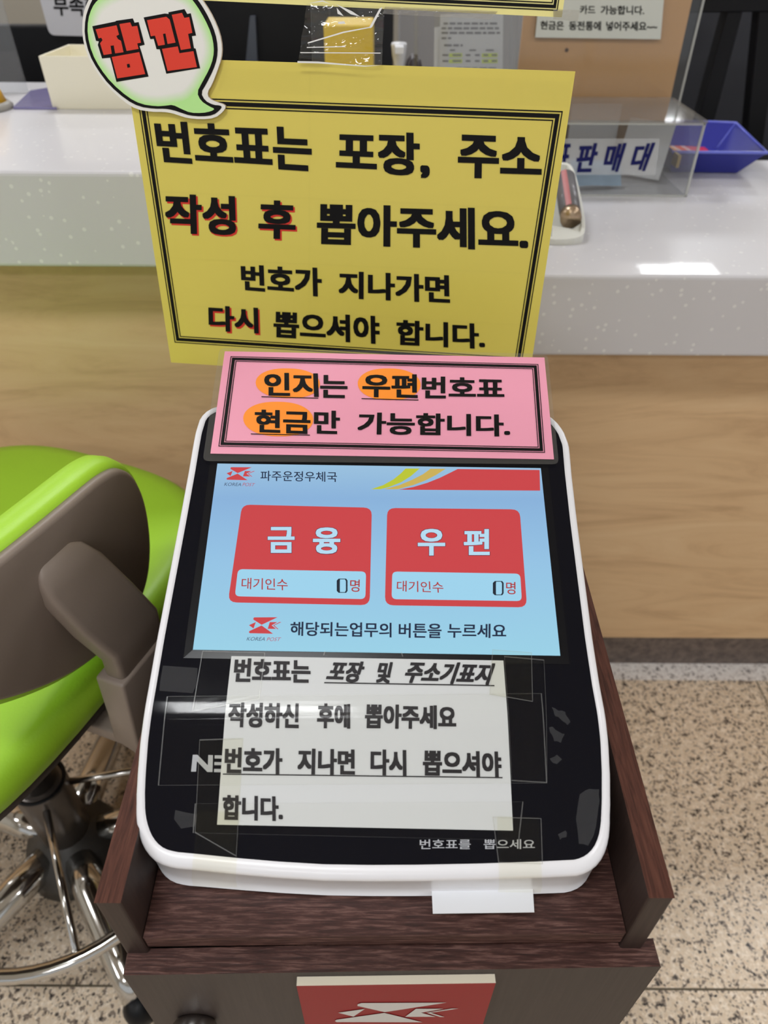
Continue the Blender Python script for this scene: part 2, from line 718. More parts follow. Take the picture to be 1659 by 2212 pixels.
counter = thing('service_counter', 'light maple service counter body running behind the ticket machine', 'counter', (0, 1.4, 0))
mb = MB()
mb.box((-3.4, Y_WALL, 0.104), (X_STEP, 1.60, Z_LEFT - LIP))
mb.box((X_STEP, Y_WALL, 0.104), (3.4, 1.60, Z_RIGHT - LIP))
mb.build('front_panel', M_panel, counter)
mb = MB()
mb.box((-3.4, Y_WALL + 0.004, 0), (3.4, 1.58, 0.104))
tag(mb.build('plinth', M_plinth, counter), 'dark mottled stone plinth')
mb = MB()
mb.box((-3.4, Y_LIP, Z_LEFT - LIP), (X_STEP, 1.679, Z_LEFT))
tag(mb.build('raised_worktop', M_top, None, 0.006, 3), 'thick white speckled worktop on the taller left part of the counter', 'worktop')
mb = MB()
mb.box((X_STEP + 0.001, Y_LIP, Z_RIGHT - LIP), (3.4, 1.679, Z_RIGHT))
tag(mb.build('worktop', M_top, None, 0.006, 3), 'thick white speckled worktop on the lower right part of the counter', 'worktop')

# ------------------------------------------------------------------ pedestal cabinet
M_walnut_y = wood('walnut_along', rgb(48, 25, 19), rgb(79, 46, 36), rgb(98, 61, 48), (420, 26, 420), 0.45, 0.2, spec=0.22)
M_walnut_x = wood('walnut_across', rgb(44, 27, 24), rgb(72, 46, 41), rgb(124, 92, 84), (42, 520, 520), 0.42, 0.25, spec=0.3)
M_door = wood('door_laminate', rgb(53, 45, 43), rgb(60, 51, 48), rgb(66, 57, 54), (300, 300, 12), 0.5, 0.12, spec=0.25)
M_side = wood('side_laminate', rgb(46, 34, 31), rgb(54, 41, 37), rgb(62, 48, 43), (300, 300, 12), 0.5, 0.1, spec=0.25)
Z_TRAY, Z_PAN = 0.888, 0.952
CY0 = 0.193
cab = thing('pedestal_cabinet', 'dark walnut pedestal cabinet with raised sides standing under the ticket machine', 'cabinet', (0, 0.5, 0))


def quad_post(a, b, c, d, z0, z1, top=0):
    """upright board whose footprint has corners a b c d"""
    k = MB()
    vs = [(p[0], p[1], z0) for p in (a, b, c, d)] + [(p[0], p[1], z1) for p in (a, b, c, d)]
    k.add(vs, [(3, 2, 1, 0), (0, 1, 5, 4), (1, 2, 6, 5), (2, 3, 7, 6), (3, 0, 4, 7)])
    k.add(vs, [(4, 5, 6, 7)], top)
    return k


LO, LI, RI, RO = -0.1888, -0.1712, 0.1766, 0.1938
YL, YR = 0.1905, 0.1955
DEEP = 0.82
lx2, rx2 = LO - 0.0115, RO + 0.009
quad_post((LO, YL), (LI, YL), (lx2 + 0.0175, DEEP), (lx2, DEEP), 0.0, Z_PAN, 1).build('side_panel', [M_side, M_walnut_y], cab, 0.0022, 3)
quad_post((RI, YR), (RO, YR), (rx2, DEEP), (rx2 - 0.0175, DEEP), 0.0, Z_PAN, 1).build('side_panel', [M_side, M_walnut_y], cab, 0.0022, 3)
quad_post((LI + .0006, YL + .001), (RI - .0006, YR + .001), (rx2 - .018, DEEP - .018), (lx2 + .018, DEEP - .018), Z_TRAY - 0.0165, Z_TRAY).build('tray_shelf', M_walnut_x, cab, 0.0008, 1)
quad_post((lx2 + .018, DEEP - .017), (rx2 - .018, DEEP - .017), (rx2 - .018, DEEP), (lx2 + .018, DEEP), 0.0, Z_PAN).build('back_panel', M_walnut_x, cab)
DT = 0.862
d_bl, d_br = at_z(275, 2050, DT), at_z(1412, 2027, DT)
d_fl, d_fr = at_z(265, 2107, DT), at_z(1429, 2088, DT)
k = MB()
vs = [(p[0], p[1], 0.03) for p in (d_fl, d_fr, d_br, d_bl)] + [(p[0], p[1], DT) for p in (d_fl, d_fr, d_br, d_bl)]
k.add(vs, [(3, 2, 1, 0), (0, 1, 5, 4), (2, 3, 7, 6)], 0)
k.add(vs, [(4, 5, 6, 7), (1, 2, 6, 5), (3, 0, 4, 7)], 1)
cdoor = k.build('door', [M_door, M_walnut_x], cab, 0.0015, 2)
DOOR = Plane((d_fl + d_fr) / 2, d_fr - d_fl, (0, 0, 1))
# chrome knob low on the door
zc = zoom(280, 2060, 0.217)
kc = DOOR.uv(424, 2202)
k = MB()
cen = DOOR.P(kc[0], kc[1], 0)
prof = [(0.015, 0.0), (0.018, 0.004), (0.018, 0.010), (0.0165, 0.015), (0.013, 0.019), (0.008, 0.0215), (0.002, 0.0225)]
k.rings([[cen + DOOR.n * h + r * (math.cos(q) * DOOR.x + math.sin(q) * DOOR.y) for q in np.linspace(0, 2 * math.pi, 28, endpoint=False)] for r, h in prof], 0, True, True, True)
tag(k.build('knob', M_chrome, cdoor), 'round chrome knob')

# red plaque with the winged mark
M_plaque = mat('plaque_red', rgb(146, 34, 38), 0.5, spec=0.2)
M_plaque_edge = mat('plaque_foam', rgb(214, 205, 186), 0.7)
M_plaque_white = mat('plaque_white', rgb(206, 204, 202), 0.45)
zq = zoom(620, 2090, 0.2833)
PLQ = Plane(DOOR.P(0, 0, 0.006), DOOR.x, DOOR.y)
ptl, ptr = PLQ.uv(*zq(72, 140)), PLQ.uv(*zq(1592, 118))
plq_h = 0.20
plaque = thing('logo_plaque', 'square red foam plaque with a white winged mark on the cabinet door', 'sign', PLQ.P((ptl[0] + ptr[0]) / 2, ptl[1] - plq_h))
k = MB()
k.prism(PLQ, [(ptl[0], ptl[1] - plq_h), (ptr[0], ptl[1] - plq_h), (ptr[0], ptr[1]), (ptl[0], ptl[1])], -0.0058, 0, 0, 1)
k.build('board', [M_plaque, M_plaque_edge], plaque)


def winged_mark(mb, pl, z, quad, w, mi):
    """two swept wings, a head and a forked tail, drawn in a unit box and laid in the quad TL TR BR BL"""
    q = [np.array(pl.uv(*z(*p))) for p in quad]

    def to(a, b):
        b = 1 - b
        p = (1 - b) * ((1 - a) * q[3] + a * q[2]) + b * ((1 - a) * q[0] + a * q[1])
        return p
    shapes = [
        [(0.15, .02), (0.86, .0), (0.385, .47), (0.13, .16), (0.125, .08)],
        [(0.385, .51), (0.745, 1.0), (0.03, .99), (0.01, .93), (0.02, .86)],
        [(0.0, .5), (0.205, .31), (0.145, .70)],
        [(0.63, .30), (0.86, .30), (0.69, .5), (0.83, .71), (0.575, .71)],
        [(0.985, .29), (0.77, .5), (0.905, .72), (0.87, .72), (0.735, .5), (0.93, .29)],
    ]
    for sh in shapes:
        mb.flat(pl, ccw([to(*p) for p in sh]), w, mi)


k = MB()
winged_mark(k, PLQ, zq, [(430, 262), (1345, 262), (1265, 412), (350, 412)], 0.0005, 0)
tag(k.build('winged_mark', M_plaque_white, plaque), 'white winged mark')

# ------------------------------------------------------------------ ticket machine
class Kiosk:
    """face of the ticket machine: an upper slope and a steeper lower slope joined by a soft bend"""
    def __init__(s):
        yaw = math.radians(-0.6)
        s.x = np.array([math.cos(yaw), math.sin(yaw), 0])
        s.h = np.array([-math.sin(yaw), math.cos(yaw), 0])
        s.b = np.array([0.0, 0.3053, 0.9953])
        s.up, s.lo, s.a = math.radians(23.2), math.radians(33.5), 0.009
        ds = 0.0005
        S = np.arange(-0.16, 0.4, ds)
        ang = np.clip((s.a - S) / (2 * s.a), 0, 1)
        s.ang = s.up + (s.lo - s.up) * ang
        H, Zz = np.zeros(len(S)), np.zeros(len(S))
        i0 = int(np.argmin(abs(S - s.a)))
        H[i0], Zz[i0] = s.a * math.cos(s.up), s.a * math.sin(s.up)
        for i in range(i0 + 1, len(S)):
            H[i], Zz[i] = H[i - 1] + ds * math.cos(s.ang[i]), Zz[i - 1] + ds * math.sin(s.ang[i])
        for i in range(i0 - 1, -1, -1):
            H[i], Zz[i] = H[i + 1] - ds * math.cos(s.ang[i]), Zz[i + 1] - ds * math.sin(s.ang[i])
        s.S, s.H, s.Z = S, H, Zz
        s.cuts = [-0.012 + 0.002 * i for i in range(13)]

    def P(s, u, v, w=0.0):
        h, z, a = (np.interp(v, s.S, t) for t in (s.H, s.Z, s.ang))
        return s.b + s.x * u + s.h * (h - math.sin(a) * w) + np.array([0, 0, z + math.cos(a) * w])

    def uv(s, px, py):
        d = ray(px, py)
        rel = EYE - s.b
        # distance of each profile point above the sight line
        dh, dz, eh, ez = d @ s.h, d[2], rel @ s.h, rel[2]
        t = (s.H - eh) / dh
        g = ez + t * dz - s.Z
        i = int(np.where(np.sign(g[:-1]) != np.sign(g[1:]))[0][0])
        fr = g[i] / (g[i] - g[i + 1])
        v = s.S[i] + fr * (s.S[i + 1] - s.S[i])
        tt = t[i] + fr * (t[i + 1] - t[i])
        return (rel @ s.x + tt * (d @ s.x), v)


K = Kiosk()
kiosk = thing('ticket_machine', 'white framed queue ticket machine with a tilted black touch panel on the cabinet', 'ticket machine', K.b + np.array([0, 0.1, Z_TRAY - K.b[2]]))
panel_px = [(445, 906), (458, 893), (480, 886), (520, 884), (830, 888), (1140, 894), (1168, 900), (1190, 915), (1205, 935), (1215, 962), (1220, 1020),
            (1232, 1128), (1264, 1380), (1279, 1480), (1290, 1540), (1297, 1600), (1300, 1667), (1300, 1730), (1298, 1780), (1293, 1808), (1282, 1832),
            (1266, 1848), (1245, 1857), (1165, 1861), (1030, 1865.5), (900, 1868), (800, 1868.5), (700, 1867), (600, 1861), (513, 1853.5), (420, 1844),
            (381, 1840.5), (356, 1834), (338, 1820), (325.6, 1801), (317, 1775), (313.5, 1751), (313, 1710), (315, 1667), (320, 1600), (328, 1540),
            (338, 1480), (355, 1380), (402, 1128), (421.5, 1020), (430, 968), (436, 935)]
puv = ccw([K.uv(*p) for p in panel_px])
dense = []
for i in range(len(puv)):
    a, b = np.array(puv[i]), np.array(puv[(i + 1) % len(puv)])
    n = max(1, int(np.linalg.norm(b - a) / 0.006))
    dense += [a + (b - a) * t / n for t in range(n)]
puv = chaikin(dense, 1)


def lipd(s):
    return lambda mm: -s * (1 + 0.75 * max(0.0, mm[1]))


# front panel: filled by slicing the outline along the bend so that it follows the curve
def filled(pl, outline, w, mb, mi=0):
    bm = bmesh.new()
    vs = [bm.verts.new((a[0], a[1], 0)) for a in outline]
    bm.faces.new(vs)
    for c in pl.cuts + [-0.11, -0.09, -0.07, -0.05, 0.05, 0.1, 0.15, 0.2, 0.25]:
        bmesh.ops.bisect_plane(bm, geom=bm.verts[:] + bm.edges[:] + bm.faces[:], plane_co=(0, c, 0), plane_no=(0, 1, 0))
    bm.verts.index_update()
    mb.add([pl.P(v.co.x, v.co.y, w) for v in bm.verts], [[v.index for v in f.verts] for f in bm.faces], mi, True)
    bm.free()


def shell_ring(d, w):
    return [K.P(a[0], a[1], w) for a in inset(puv, lipd(d))]


k = MB()
lip0 = shell_ring(-0.0005, -0.001)
lip1 = shell_ring(0.0006, 0.0010)
lip2 = shell_ring(0.0046, 0.0008)
lip3 = shell_ring(0.0058, -0.0008)
lip4 = shell_ring(0.0066, -0.0040)
lip5 = shell_ring(0.0070, -0.0120)
ring6 = []
for p in shell_ring(0.0058, -0.0120):
    q = np.array(p)
    ring6.append((q[0], q[1], Z_TRAY + 0.004))
mid = [tuple(0.5 * np.array(a) + 0.5 * np.array(b)) for a, b in zip(lip5, ring6)]
k.rings([lip0, lip1, lip2, lip3, lip4, lip5, mid, ring6], 0, True)
k.f.append([len(k.v) - 1 - i for i in range(len(ring6))])
k.mi.append(0)
k.sm.append(False)
k.build('shell', M_white_plastic, kiosk)
k = MB()
filled(K, puv, 0.0, k)
tag(k.build('front_panel', M_black_gloss, kiosk), 'glossy black touch panel')
# rubber feet
for fx, fy in ((-0.13, 0.3), (0.13, 0.3), (-0.12, 0.6), (0.12, 0.6)):
    k = MB()
    k.lathe(fx, fy, [(0.012, Z_TRAY), (0.012, Z_TRAY + 0.006)], 16)
    k.build('foot', M_dark, kiosk)

# display
z7 = zoom(400, 750, 0.5184)


def emis(name, r, g, b, s=1.0):
    return glow(name, rgb(r, g, b), s * SCREEN_GAIN)


S_bg = glow('screen_background', rgb(160, 205, 232), SCREEN_GAIN)
_n = S_bg.node_tree
_tc = _n.nodes.new('ShaderNodeTexCoord')
_sx = _n.nodes.new('ShaderNodeSeparateXYZ')
_n.links.new(_tc.outputs['Generated'], _sx.inputs[0])
_rr = ramp(_n.nodes, [(0.0, rgb(156, 212, 234)), (0.45, rgb(150, 198, 232)), (0.8, rgb(138, 180, 222)), (1.0, rgb(156, 196, 226))])
_n.links.new(_sx.outputs[1], _rr.inputs[0])
_n.links.new(_rr.outputs[0], _n.nodes['Principled BSDF'].inputs['Emission Color'])
S_red = emis('screen_red', 206, 66, 70)
S_pale = emis('screen_pale', 160, 214, 240)
S_navy = emis('screen_navy', 22, 38, 66)
S_letter = emis('screen_letter', 184, 222, 244)
S_outline = emis('screen_outline', 96, 42, 66)
S_gold = emis('screen_gold', 206, 178, 88)
S_lime = emis('screen_lime', 190, 200, 50)
S_black = emis('screen_black', 22, 34, 48)
S_textred = emis('screen_text_red', 176, 56, 58)
S_grey = emis('screen_grey', 70, 84, 110)
S_pink = emis('screen_pink', 186, 92, 112)

scr = [K.uv(*p) for p in ((470, 1002), (1168, 1012), (1210, 1417), (417, 1404))]
k = MB()
frm = ccw(scr)
o1, o2 = inset(frm, -0.0065), inset(frm, -0.0002)
n4 = 4
k.add([K.P(*p, 0.0004) for p in o1] + [K.P(*p, 0.0007) for p in o2], [(i, (i + 1) % n4, n4 + (i + 1) % n4, n4 + i) for i in range(n4)])
tag(k.build('screen_surround', mat('screen_surround', rgb(9, 10, 16), 0.25, spec=0.3), kiosk), 'narrow dark inner edge around the display')
k = MB()
k.flat(K, frm, 0.0006)
screen = tag(k.build('screen', S_bg, kiosk), 'lit pale blue touch screen')

k = MB()
patch_uv = lambda pts, z=z7: ccw([K.uv(*z(*p)) for p in pts])
curve_red = [(1135, 510), (1476, 514), (1478, 600), (890, 596), (950, 585), (1010, 567), (1060, 547), (1105, 525)]
k.flat(K, patch_uv(curve_red), 0.0010, 0)
k.flat(K, patch_uv([(1022, 509), (1085, 509), (1045, 535), (1000, 558), (950, 577), (885, 594), (828, 594), (890, 578), (945, 555), (990, 532)]), 0.0010, 1)
k.flat(K, patch_uv([(918, 508), (977, 508), (940, 540), (900, 565), (850, 585), (815, 594), (775, 594), (825, 577), (868, 553), (900, 527)]), 0.0010, 2)
tag(k.build('header_banner', [S_red, S_gold, S_lime], screen), 'red banner with gold and lime swooshes')


def mark_and_name(q_mark, q1, q2, lab):
    k = MB()
    winged_mark(k, K, z7, q_mark, 0.0010, 0)
    text(k, K, z7, 'KOREA', q1, 0.0, 0.0010, 1, 0.25)
    text(k, K, z7, 'POST', q2, 0.0, 0.0010, 2, 0.25)
    tag(k.build('post_logo', [S_red, S_grey, S_pink], screen), lab)


mark_and_name([(175, 501), (295, 503), (291, 557), (172, 555)], [(164, 566), (234, 568), (234, 581), (163, 580)], [(240, 567), (293, 569), (290, 582), (239, 581)], 'small red mark at the upper left of the screen')
mark_and_name([(268, 1126), (405, 1127), (402, 1196), (265, 1194)], [(258, 1209), (334, 1210), (332, 1225), (256, 1224)], [(341, 1211), (401, 1211), (398, 1226), (340, 1226)], 'small red mark below the buttons')


def button(outer, inner, words, waits, zero, unit, lab):
    k = MB()
    k.flat(K, fillet(patch_uv(outer), 0.007), 0.0010, 0)
    k.flat(K, fillet(patch_uv(inner), 0.004), 0.0012, 1)
    for s, q in words:
        text(k, K, z7, s, [(q[0] - 2, q[1] - 2), (q[2] + 2, q[1] - 2), (q[2] + 2, q[3] + 2), (q[0] - 2, q[3] + 2)], 0.045, 0.0012, 2)
        text(k, K, z7, s, [(q[0], q[1]), (q[2], q[1]), (q[2], q[3]), (q[0], q[3])], 0.032, 0.0014, 3)
    text(k, K, z7, '대기인수', waits, 0.006, 0.0014, 4)
    x0, y0, x1, y1 = zero
    ring_o = [(x0 + 8, y0), (x1 - 6, y0), (x1, y0 + 8), (x1, y1 - 8), (x1 - 6, y1), (x0 + 8, y1), (x0, y1 - 8), (x0, y0 + 8)]
    ring_i = [(x0 + 14, y0 + 3), (x1 - 11, y0 + 3), (x1 - 7, y0 + 10), (x1 - 7, y1 - 10), (x1 - 11, y1 - 3), (x0 + 14, y1 - 3), (x0 + 13, y1 - 10), (x0 + 13, y0 + 10)]
    a, b = [K.uv(*z7(*p)) for p in ring_o], [K.uv(*z7(*p)) for p in ring_i]
    k.add([K.P(*p, 0.0014) for p in a] + [K.P(*p, 0.0014) for p in b], [(i, 8 + i, 8 + (i + 1) % 8, (i + 1) % 8) for i in range(8)], 5)
    text(k, K, z7, '명', unit, 0.008, 0.0014, 4)
    tag(k.build('service_button', [S_red, S_pale, S_outline, S_letter, S_textred, S_black], screen), lab)


button([(238, 658), (778, 671), (769, 1077), (179, 1065)], [(221, 927), (754, 937), (751, 1052), (208, 1040)],
       [('금', (345, 752, 457, 860)), ('융', (533, 754, 647, 864))], [(238, 963), (427, 968), (429, 1016), (235, 1010)], (632, 967, 677, 1026),
       [(688, 970), (728, 971), (727, 1023), (687, 1021)], 'left red button on the touch screen')
button([(842, 672), (1393, 678), (1424, 1086), (832, 1077)], [(863, 937), (1395, 946), (1402, 1060), (860, 1052)],
       [('우', (969, 760, 1083, 871)), ('편', (1160, 761, 1268, 869))], [(883, 975), (1073, 980), (1077, 1026), (881, 1020)], (1281, 977, 1326, 1036),
       [(1336, 980), (1375, 981), (1376, 1033), (1336, 1031)], 'right red button on the touch screen')
k = MB()
text(k, K, z7, '파주운정우체국', [(315, 517), (633, 522), (633, 564), (314, 559)], 0.008, 0.0010)
tag(k.build('office_lettering', S_navy, screen), 'dark blue lettering at the top of the screen')
k = MB()
for s, q in (('해당되는업무의', [(440, 1145), (860, 1150), (860, 1211), (438, 1204)]), ('버튼을', [(890, 1151), (1068, 1153), (1068, 1215), (889, 1212)]),
             ('누르세요', [(1094, 1152), (1337, 1155), (1337, 1214), (1092, 1212)])):
    text(k, K, z7, s, q, 0.02, 0.0010)
tag(k.build('prompt_lettering', S_navy, screen), 'dark blue lettering at the foot of the screen')

# print on the black panel
z6 = zoom(280, 1380, 0.63894)
zE = zoom(900, 1700, 0.26522)
zC = zoom(280, 1400, 0.25316)
M_silver = mat('silver_print', rgb(168, 170, 176), 0.5)
k = MB()
text(k, K, zE, '번호표를', [(25, 425), (440, 425), (440, 505), (25, 505)], 0.012, 0.0006)
text(k, K, zE, '뽑으세요', [(545, 425), (962, 425), (962, 505), (545, 505)], 0.012, 0.0006)
tag(k.build('lettering', M_silver, kiosk), 'small silver lettering near the front edge')
k = MB()
for sh in ([(540, 910), (580, 910), (668, 1000), (672, 912), (712, 913), (708, 1057), (664, 1057), (575, 965), (568, 1054), (525, 1054)],
           [(727, 914), (850, 916), (850, 944), (726, 942)], [(724, 972), (850, 974), (850, 1000), (723, 998)], [(722, 1030), (850, 1032), (850, 1060), (721, 1058)]):
    k.flat(K, ccw([K.uv(*zC(*p)) for p in sh]), 0.0003)
tag(k.build('brand_lettering', M_silver, kiosk), 'silver capitals half covered by the paper')
# adhesive residue left by old tape
M_residue = clear('glue_residue', (0.9, 0.9, 0.9, 1), 0.02, 0.5, 0.045, 0.4, (0.5, 0.5, 0.52, 1), 300, 0.05)
zF = zoom(1000, 1380, 0.20494)
k = MB()
for sh in ([(935, 720), (1010, 760), (1080, 770), (1105, 830), (1130, 880), (1100, 910), (1050, 870), (1000, 820), (960, 790)],
           [(905, 935), (950, 930), (1010, 980), (1070, 1000), (1045, 1050), (1030, 1095), (960, 1080), (945, 1030), (915, 985)],
           [(915, 1260), (990, 1220), (1045, 1270), (990, 1320), (950, 1310)],
           [(1230, 1640), (1330, 1580), (1435, 1585), (1440, 1700), (1400, 1990), (1320, 2180), (1220, 2160), (1190, 1900)],
           [(1000, 2060), (1080, 2020), (1090, 2090), (1020, 2120)]):
    pts = [np.array(p, float) for p in sh]
    den = []
    for i in range(len(pts)):
        a, b = pts[i], pts[(i + 1) % len(pts)]
        den += [a, (a + b) / 2 + np.array([random.uniform(-14, 14), random.uniform(-14, 14)])]
    k = MB()
    k.flat(K, ccw([K.uv(*zF(*p)) for p in den]), 0.0003)
    tag(k.build('glue_residue', M_residue, kiosk), 'dull grey glue residue')
for sh in ([(285, 150), (580, 170), (575, 300), (540, 385), (255, 365), (262, 280)], [(390, 1380), (470, 1400), (580, 1420), (560, 1520), (440, 1540), (380, 1460)]):
    k = MB()
    k.flat(K, ccw([K.uv(*zC(*p)) for p in sh]), 0.0003)
    tag(k.build('glue_residue', M_residue, kiosk), 'dull grey glue residue')
# paper slot under the front lip
k = MB()
sl0, sl1 = at_z(904, 1926, Z_TRAY + 0.012), at_z(1165, 1912, Z_TRAY + 0.012)
k.box((sl0[0], 0.2195, Z_TRAY + 0.010), (sl0[0] + 0.016, 0.232, Z_TRAY + 0.016))
k.box((sl0[0] + 0.016, 0.2225, Z_TRAY + 0.010), (sl1[0], 0.232, Z_TRAY + 0.016))
tag(k.build('paper_slot', M_dark, kiosk), 'dark ticket slot under the front lip')

# ticket sticking out of the slot
M_ticket = mat('thermal_paper', rgb(224, 226, 230), 0.5)
zt = Z_TRAY + 0.013
q = [at_z(*p, zt) for p in ((932, 1915), (1152, 1912), (1154, 1971), (935, 1974))]
k = MB()
q[0][1] = q[1][1] = 0.230
vs = [(p[0], p[1], zt + dz) for dz in (0, 0.0004) for p in q]
k.add(vs, [(0, 1, 2, 3), (7, 6, 5, 4)] + [(i, i + 4, (i + 1) % 4 + 4, (i + 1) % 4) for i in range(4)])
tag(k.build('paper_ticket', M_ticket), 'blank white paper ticket sticking out below the front of the ticket machine', 'ticket')

# ------------------------------------------------------------------ taped paper notice on the panel
notice = thing('paper_notice', 'white typed paper notice taped across the black panel below the screen', 'notice', K.P(0, -0.1, 0.001))
k = MB()
nq = [K.uv(*z6(*p)) for p in ((345, 55), (1263, 70), (1296, 648), (296, 628))]
patch(k, K, nq, 0.0005, 0)
k.build('sheet', M_paper, notice)
k = MB()
W6 = 0.0009
for s, q, sl in (('번호표는', [(357, 66), (612, 72), (612, 150), (350, 146)], 0), ('포장', [(676, 74), (796, 78), (790, 150), (662, 145)], 0.25),
                 ('및', [(838, 78), (890, 80), (888, 152), (833, 149)], 0.25), ('주소기표지', [(938, 76), (1236, 84), (1228, 157), (926, 150)], 0.25),
                 ('작성하신', [(337, 215), (574, 219), (572, 304), (332, 298)], 0), ('후에', [(636, 218), (746, 221), (746, 304), (633, 302)], 0),
                 ('뽑아주세요', [(797, 221), (1103, 227), (1104, 306), (794, 303)], 0), ('번호가', [(324, 366), (517, 370), (517, 459), (320, 455)], 0),
                 ('지나면', [(570, 370), (762, 374), (762, 461), (567, 457)], 0), ('다시', [(815, 373), (935, 376), (936, 463), (814, 460)], 0),
                 ('뽑으셔야', [(992, 376), (1255, 381), (1258, 467), (990, 463)], 0), ('합니다.', [(316, 527), (517, 532), (519, 616), (312, 612)], 0)):
    text(k, K, z6, s, q, 0.044, W6, 0, sl)
bar(k, K, z6, (658, 147), (1233, 157), 4, W6)
bar(k, K, z6, (316, 455), (1260, 467), 4, W6)
k.build('lettering', mat('faded_ink', rgb(27, 23, 27), 0.5, spec=0.3), notice)
M_tape_y = clear('yellowed_tape', (0.975, 0.97, 0.92, 1), 0.01, 0.12, 0.003, 0.05, (0.8, 0.78, 0.6, 1), fres=0.03)
M_tape_edge = clear('tape_edge', (0.88, 0.88, 0.86, 1), 0.1, 0.3, 0.10, fres=0.1)
tapes = [([(247, 42), (460, 48), (440, 205), (213, 247)], 0), ([(238, 340), (385, 335), (362, 735), (222, 655)], 1), ([(222, 556), (1330, 550), (1316, 680), (215, 655)], 0),
         ([(1265, 60), (1400, 72), (1410, 487), (1290, 480)], 0), ([(128, 196), (1392, 186), (1410, 487), (98, 495)], 0), ([(660, 42), (920, 46), (925, 62), (655, 58)], 0),
         ([(1225, 38), (1358, 48), (1362, 215), (1215, 190)], 1), ([(1225, 600), (1390, 605), (1395, 760), (1245, 755)], 0)]
for i, (qd, y) in enumerate(tapes):
    k = MB()
    quv = [np.array(K.uv(*z6(*p))) for p in qd]
    patch(k, K, quv, 0.0012 + 0.00012 * i, 0)
    # raised cut edges catch the light
    c = sum(quv) / 4
    for e in range(4):
        a, b = quv[e], quv[(e + 1) % 4]
        ina, inb = a + (c - a) / np.linalg.norm(c - a) * 0.0008, b + (c - b) / np.linalg.norm(c - b) * 0.0008
        patch(k, K, [a, b, inb, ina] if e % 2 == 0 else [a, ina, inb, b], 0.00126 + 0.00012 * i, 1)
    k.build('tape', [M_tape_y if y else M_tape, M_tape_edge], notice)

# tape wrapped over the front lip of the machine
def lip_tape(x0, x1, lab):
    k = MB()
    (u0, v0), (u1, v1) = K.uv(*x0), K.uv(*x1)
    e0 = min(v0, v1)
    prof = [(e0 + 0.03, 0.0012), (e0 - 0.001, 0.0012), (e0 - 0.002, 0.0022), (e0 - 0.0075, 0.0020)]
    pts = []
    rows = []
    for v, w in prof:
        rows.append([K.P(u0, v, w), K.P(u1, v, w)])
    last = rows[-1]
    for dy, dz in ((-0.005, -0.004), (-0.0058, -0.014)):
        rows.append([p + np.array([0, dy, dz]) for p in last])
    k.add([p for r in rows for p in r], [(2 * i, 2 * i + 1, 2 * i + 3, 2 * i + 2) for i in range(len(rows) - 1)])
    tag(k.build('tape', M_tape_y, notice), lab)


lip_tape((419, 1844), (513, 1853), 'yellowed tape folded over the lip at the left')
lip_tape((1076, 1863), (1168, 1860), 'yellowed tape folded over the lip at the right')

# ------------------------------------------------------------------ pink laminated card
PK = Plane(K.P(0, 0.2, 0.0045), K.x, K.P(0, 0.3) - K.P(0, 0.2))
pink = thing('pink_card', 'pink laminated card with black double border lying above the screen', 'notice', PK.P(0, 0.05, 0))
pc = uvs(PK, z7, [(165, 17), (1497, 43), (1537, 467), (105, 443)])
fc = [PK.uv(*p) for p in ((474, 750), (1183, 763), (1208, 1002), (437, 995))]
k = MB()
k.prism(PK, ccw(pc), -0.0004, 0.0, 0)
k.build('card', mat('pink_card_stock', rgb(238, 158, 182), 0.4, coat=0.4), pink)
k = MB()
k.flat(PK, fillet(ccw(fc), 0.006), -0.0008)
tag(k.build('laminate_edge', M_film, pink), 'clear laminate margin')
k = MB()
bq = uvs(PK, z7, [(190, 39), (1471, 72), (1499, 441), (139, 415)])
frame_lines(k, PK, bq, [(0, 0.0007), (0.0016, 0.0044), (0.0053, 0.006)], 0.0006)
for s, q in (('인지', [(330, 107), (553, 111), (557, 209), (329, 205)]), ('는', [(563, 117), (676, 119), (677, 214), (562, 212)]),
             ('우편', [(739, 112), (968, 115), (969, 216), (738, 208)]), ('번호표', [(986, 122), (1328, 130), (1330, 217), (985, 214)]),
             ('현금', [(291, 261), (522, 267), (523, 364), (289, 356)]), ('만', [(537, 264), (645, 267), (645, 364), (536, 361)]),
             ('가능합니다.', [(720, 272), (1352, 282), (1354, 374), (717, 364)])):
    text(k, PK, z7, s, q, 0.033, 0.0006)
bar(k, PK, z7, (318, 206), (555, 212), 3.5, 0.0006)
bar(k, PK, z7, (735, 214), (972, 220), 3.5, 0.0006)
bar(k, PK, z7, (274, 361), (520, 366), 3.5, 0.0006)
k.build('lettering', M_black_ink, pink)
M_orange = mat('orange_marker', rgb(255, 146, 34), 0.5, coat=0.3)
for cx, cy, rx, ry in ((428, 151, 134, 62), (850, 155, 131, 66), (388, 300, 146, 72)):
    k = MB()
    k.flat(PK, ccw([PK.uv(*z7(cx + rx * math.copysign(abs(math.cos(t)) ** 0.85, math.cos(t)), cy + ry * math.sin(t) + 0.02 * rx * math.cos(t))) for t in np.linspace(0, 2 * math.pi, 48, endpoint=False)]), 0.0003)
    tag(k.build('highlighter_blob', M_orange, pink), 'orange highlighter patch behind a word')

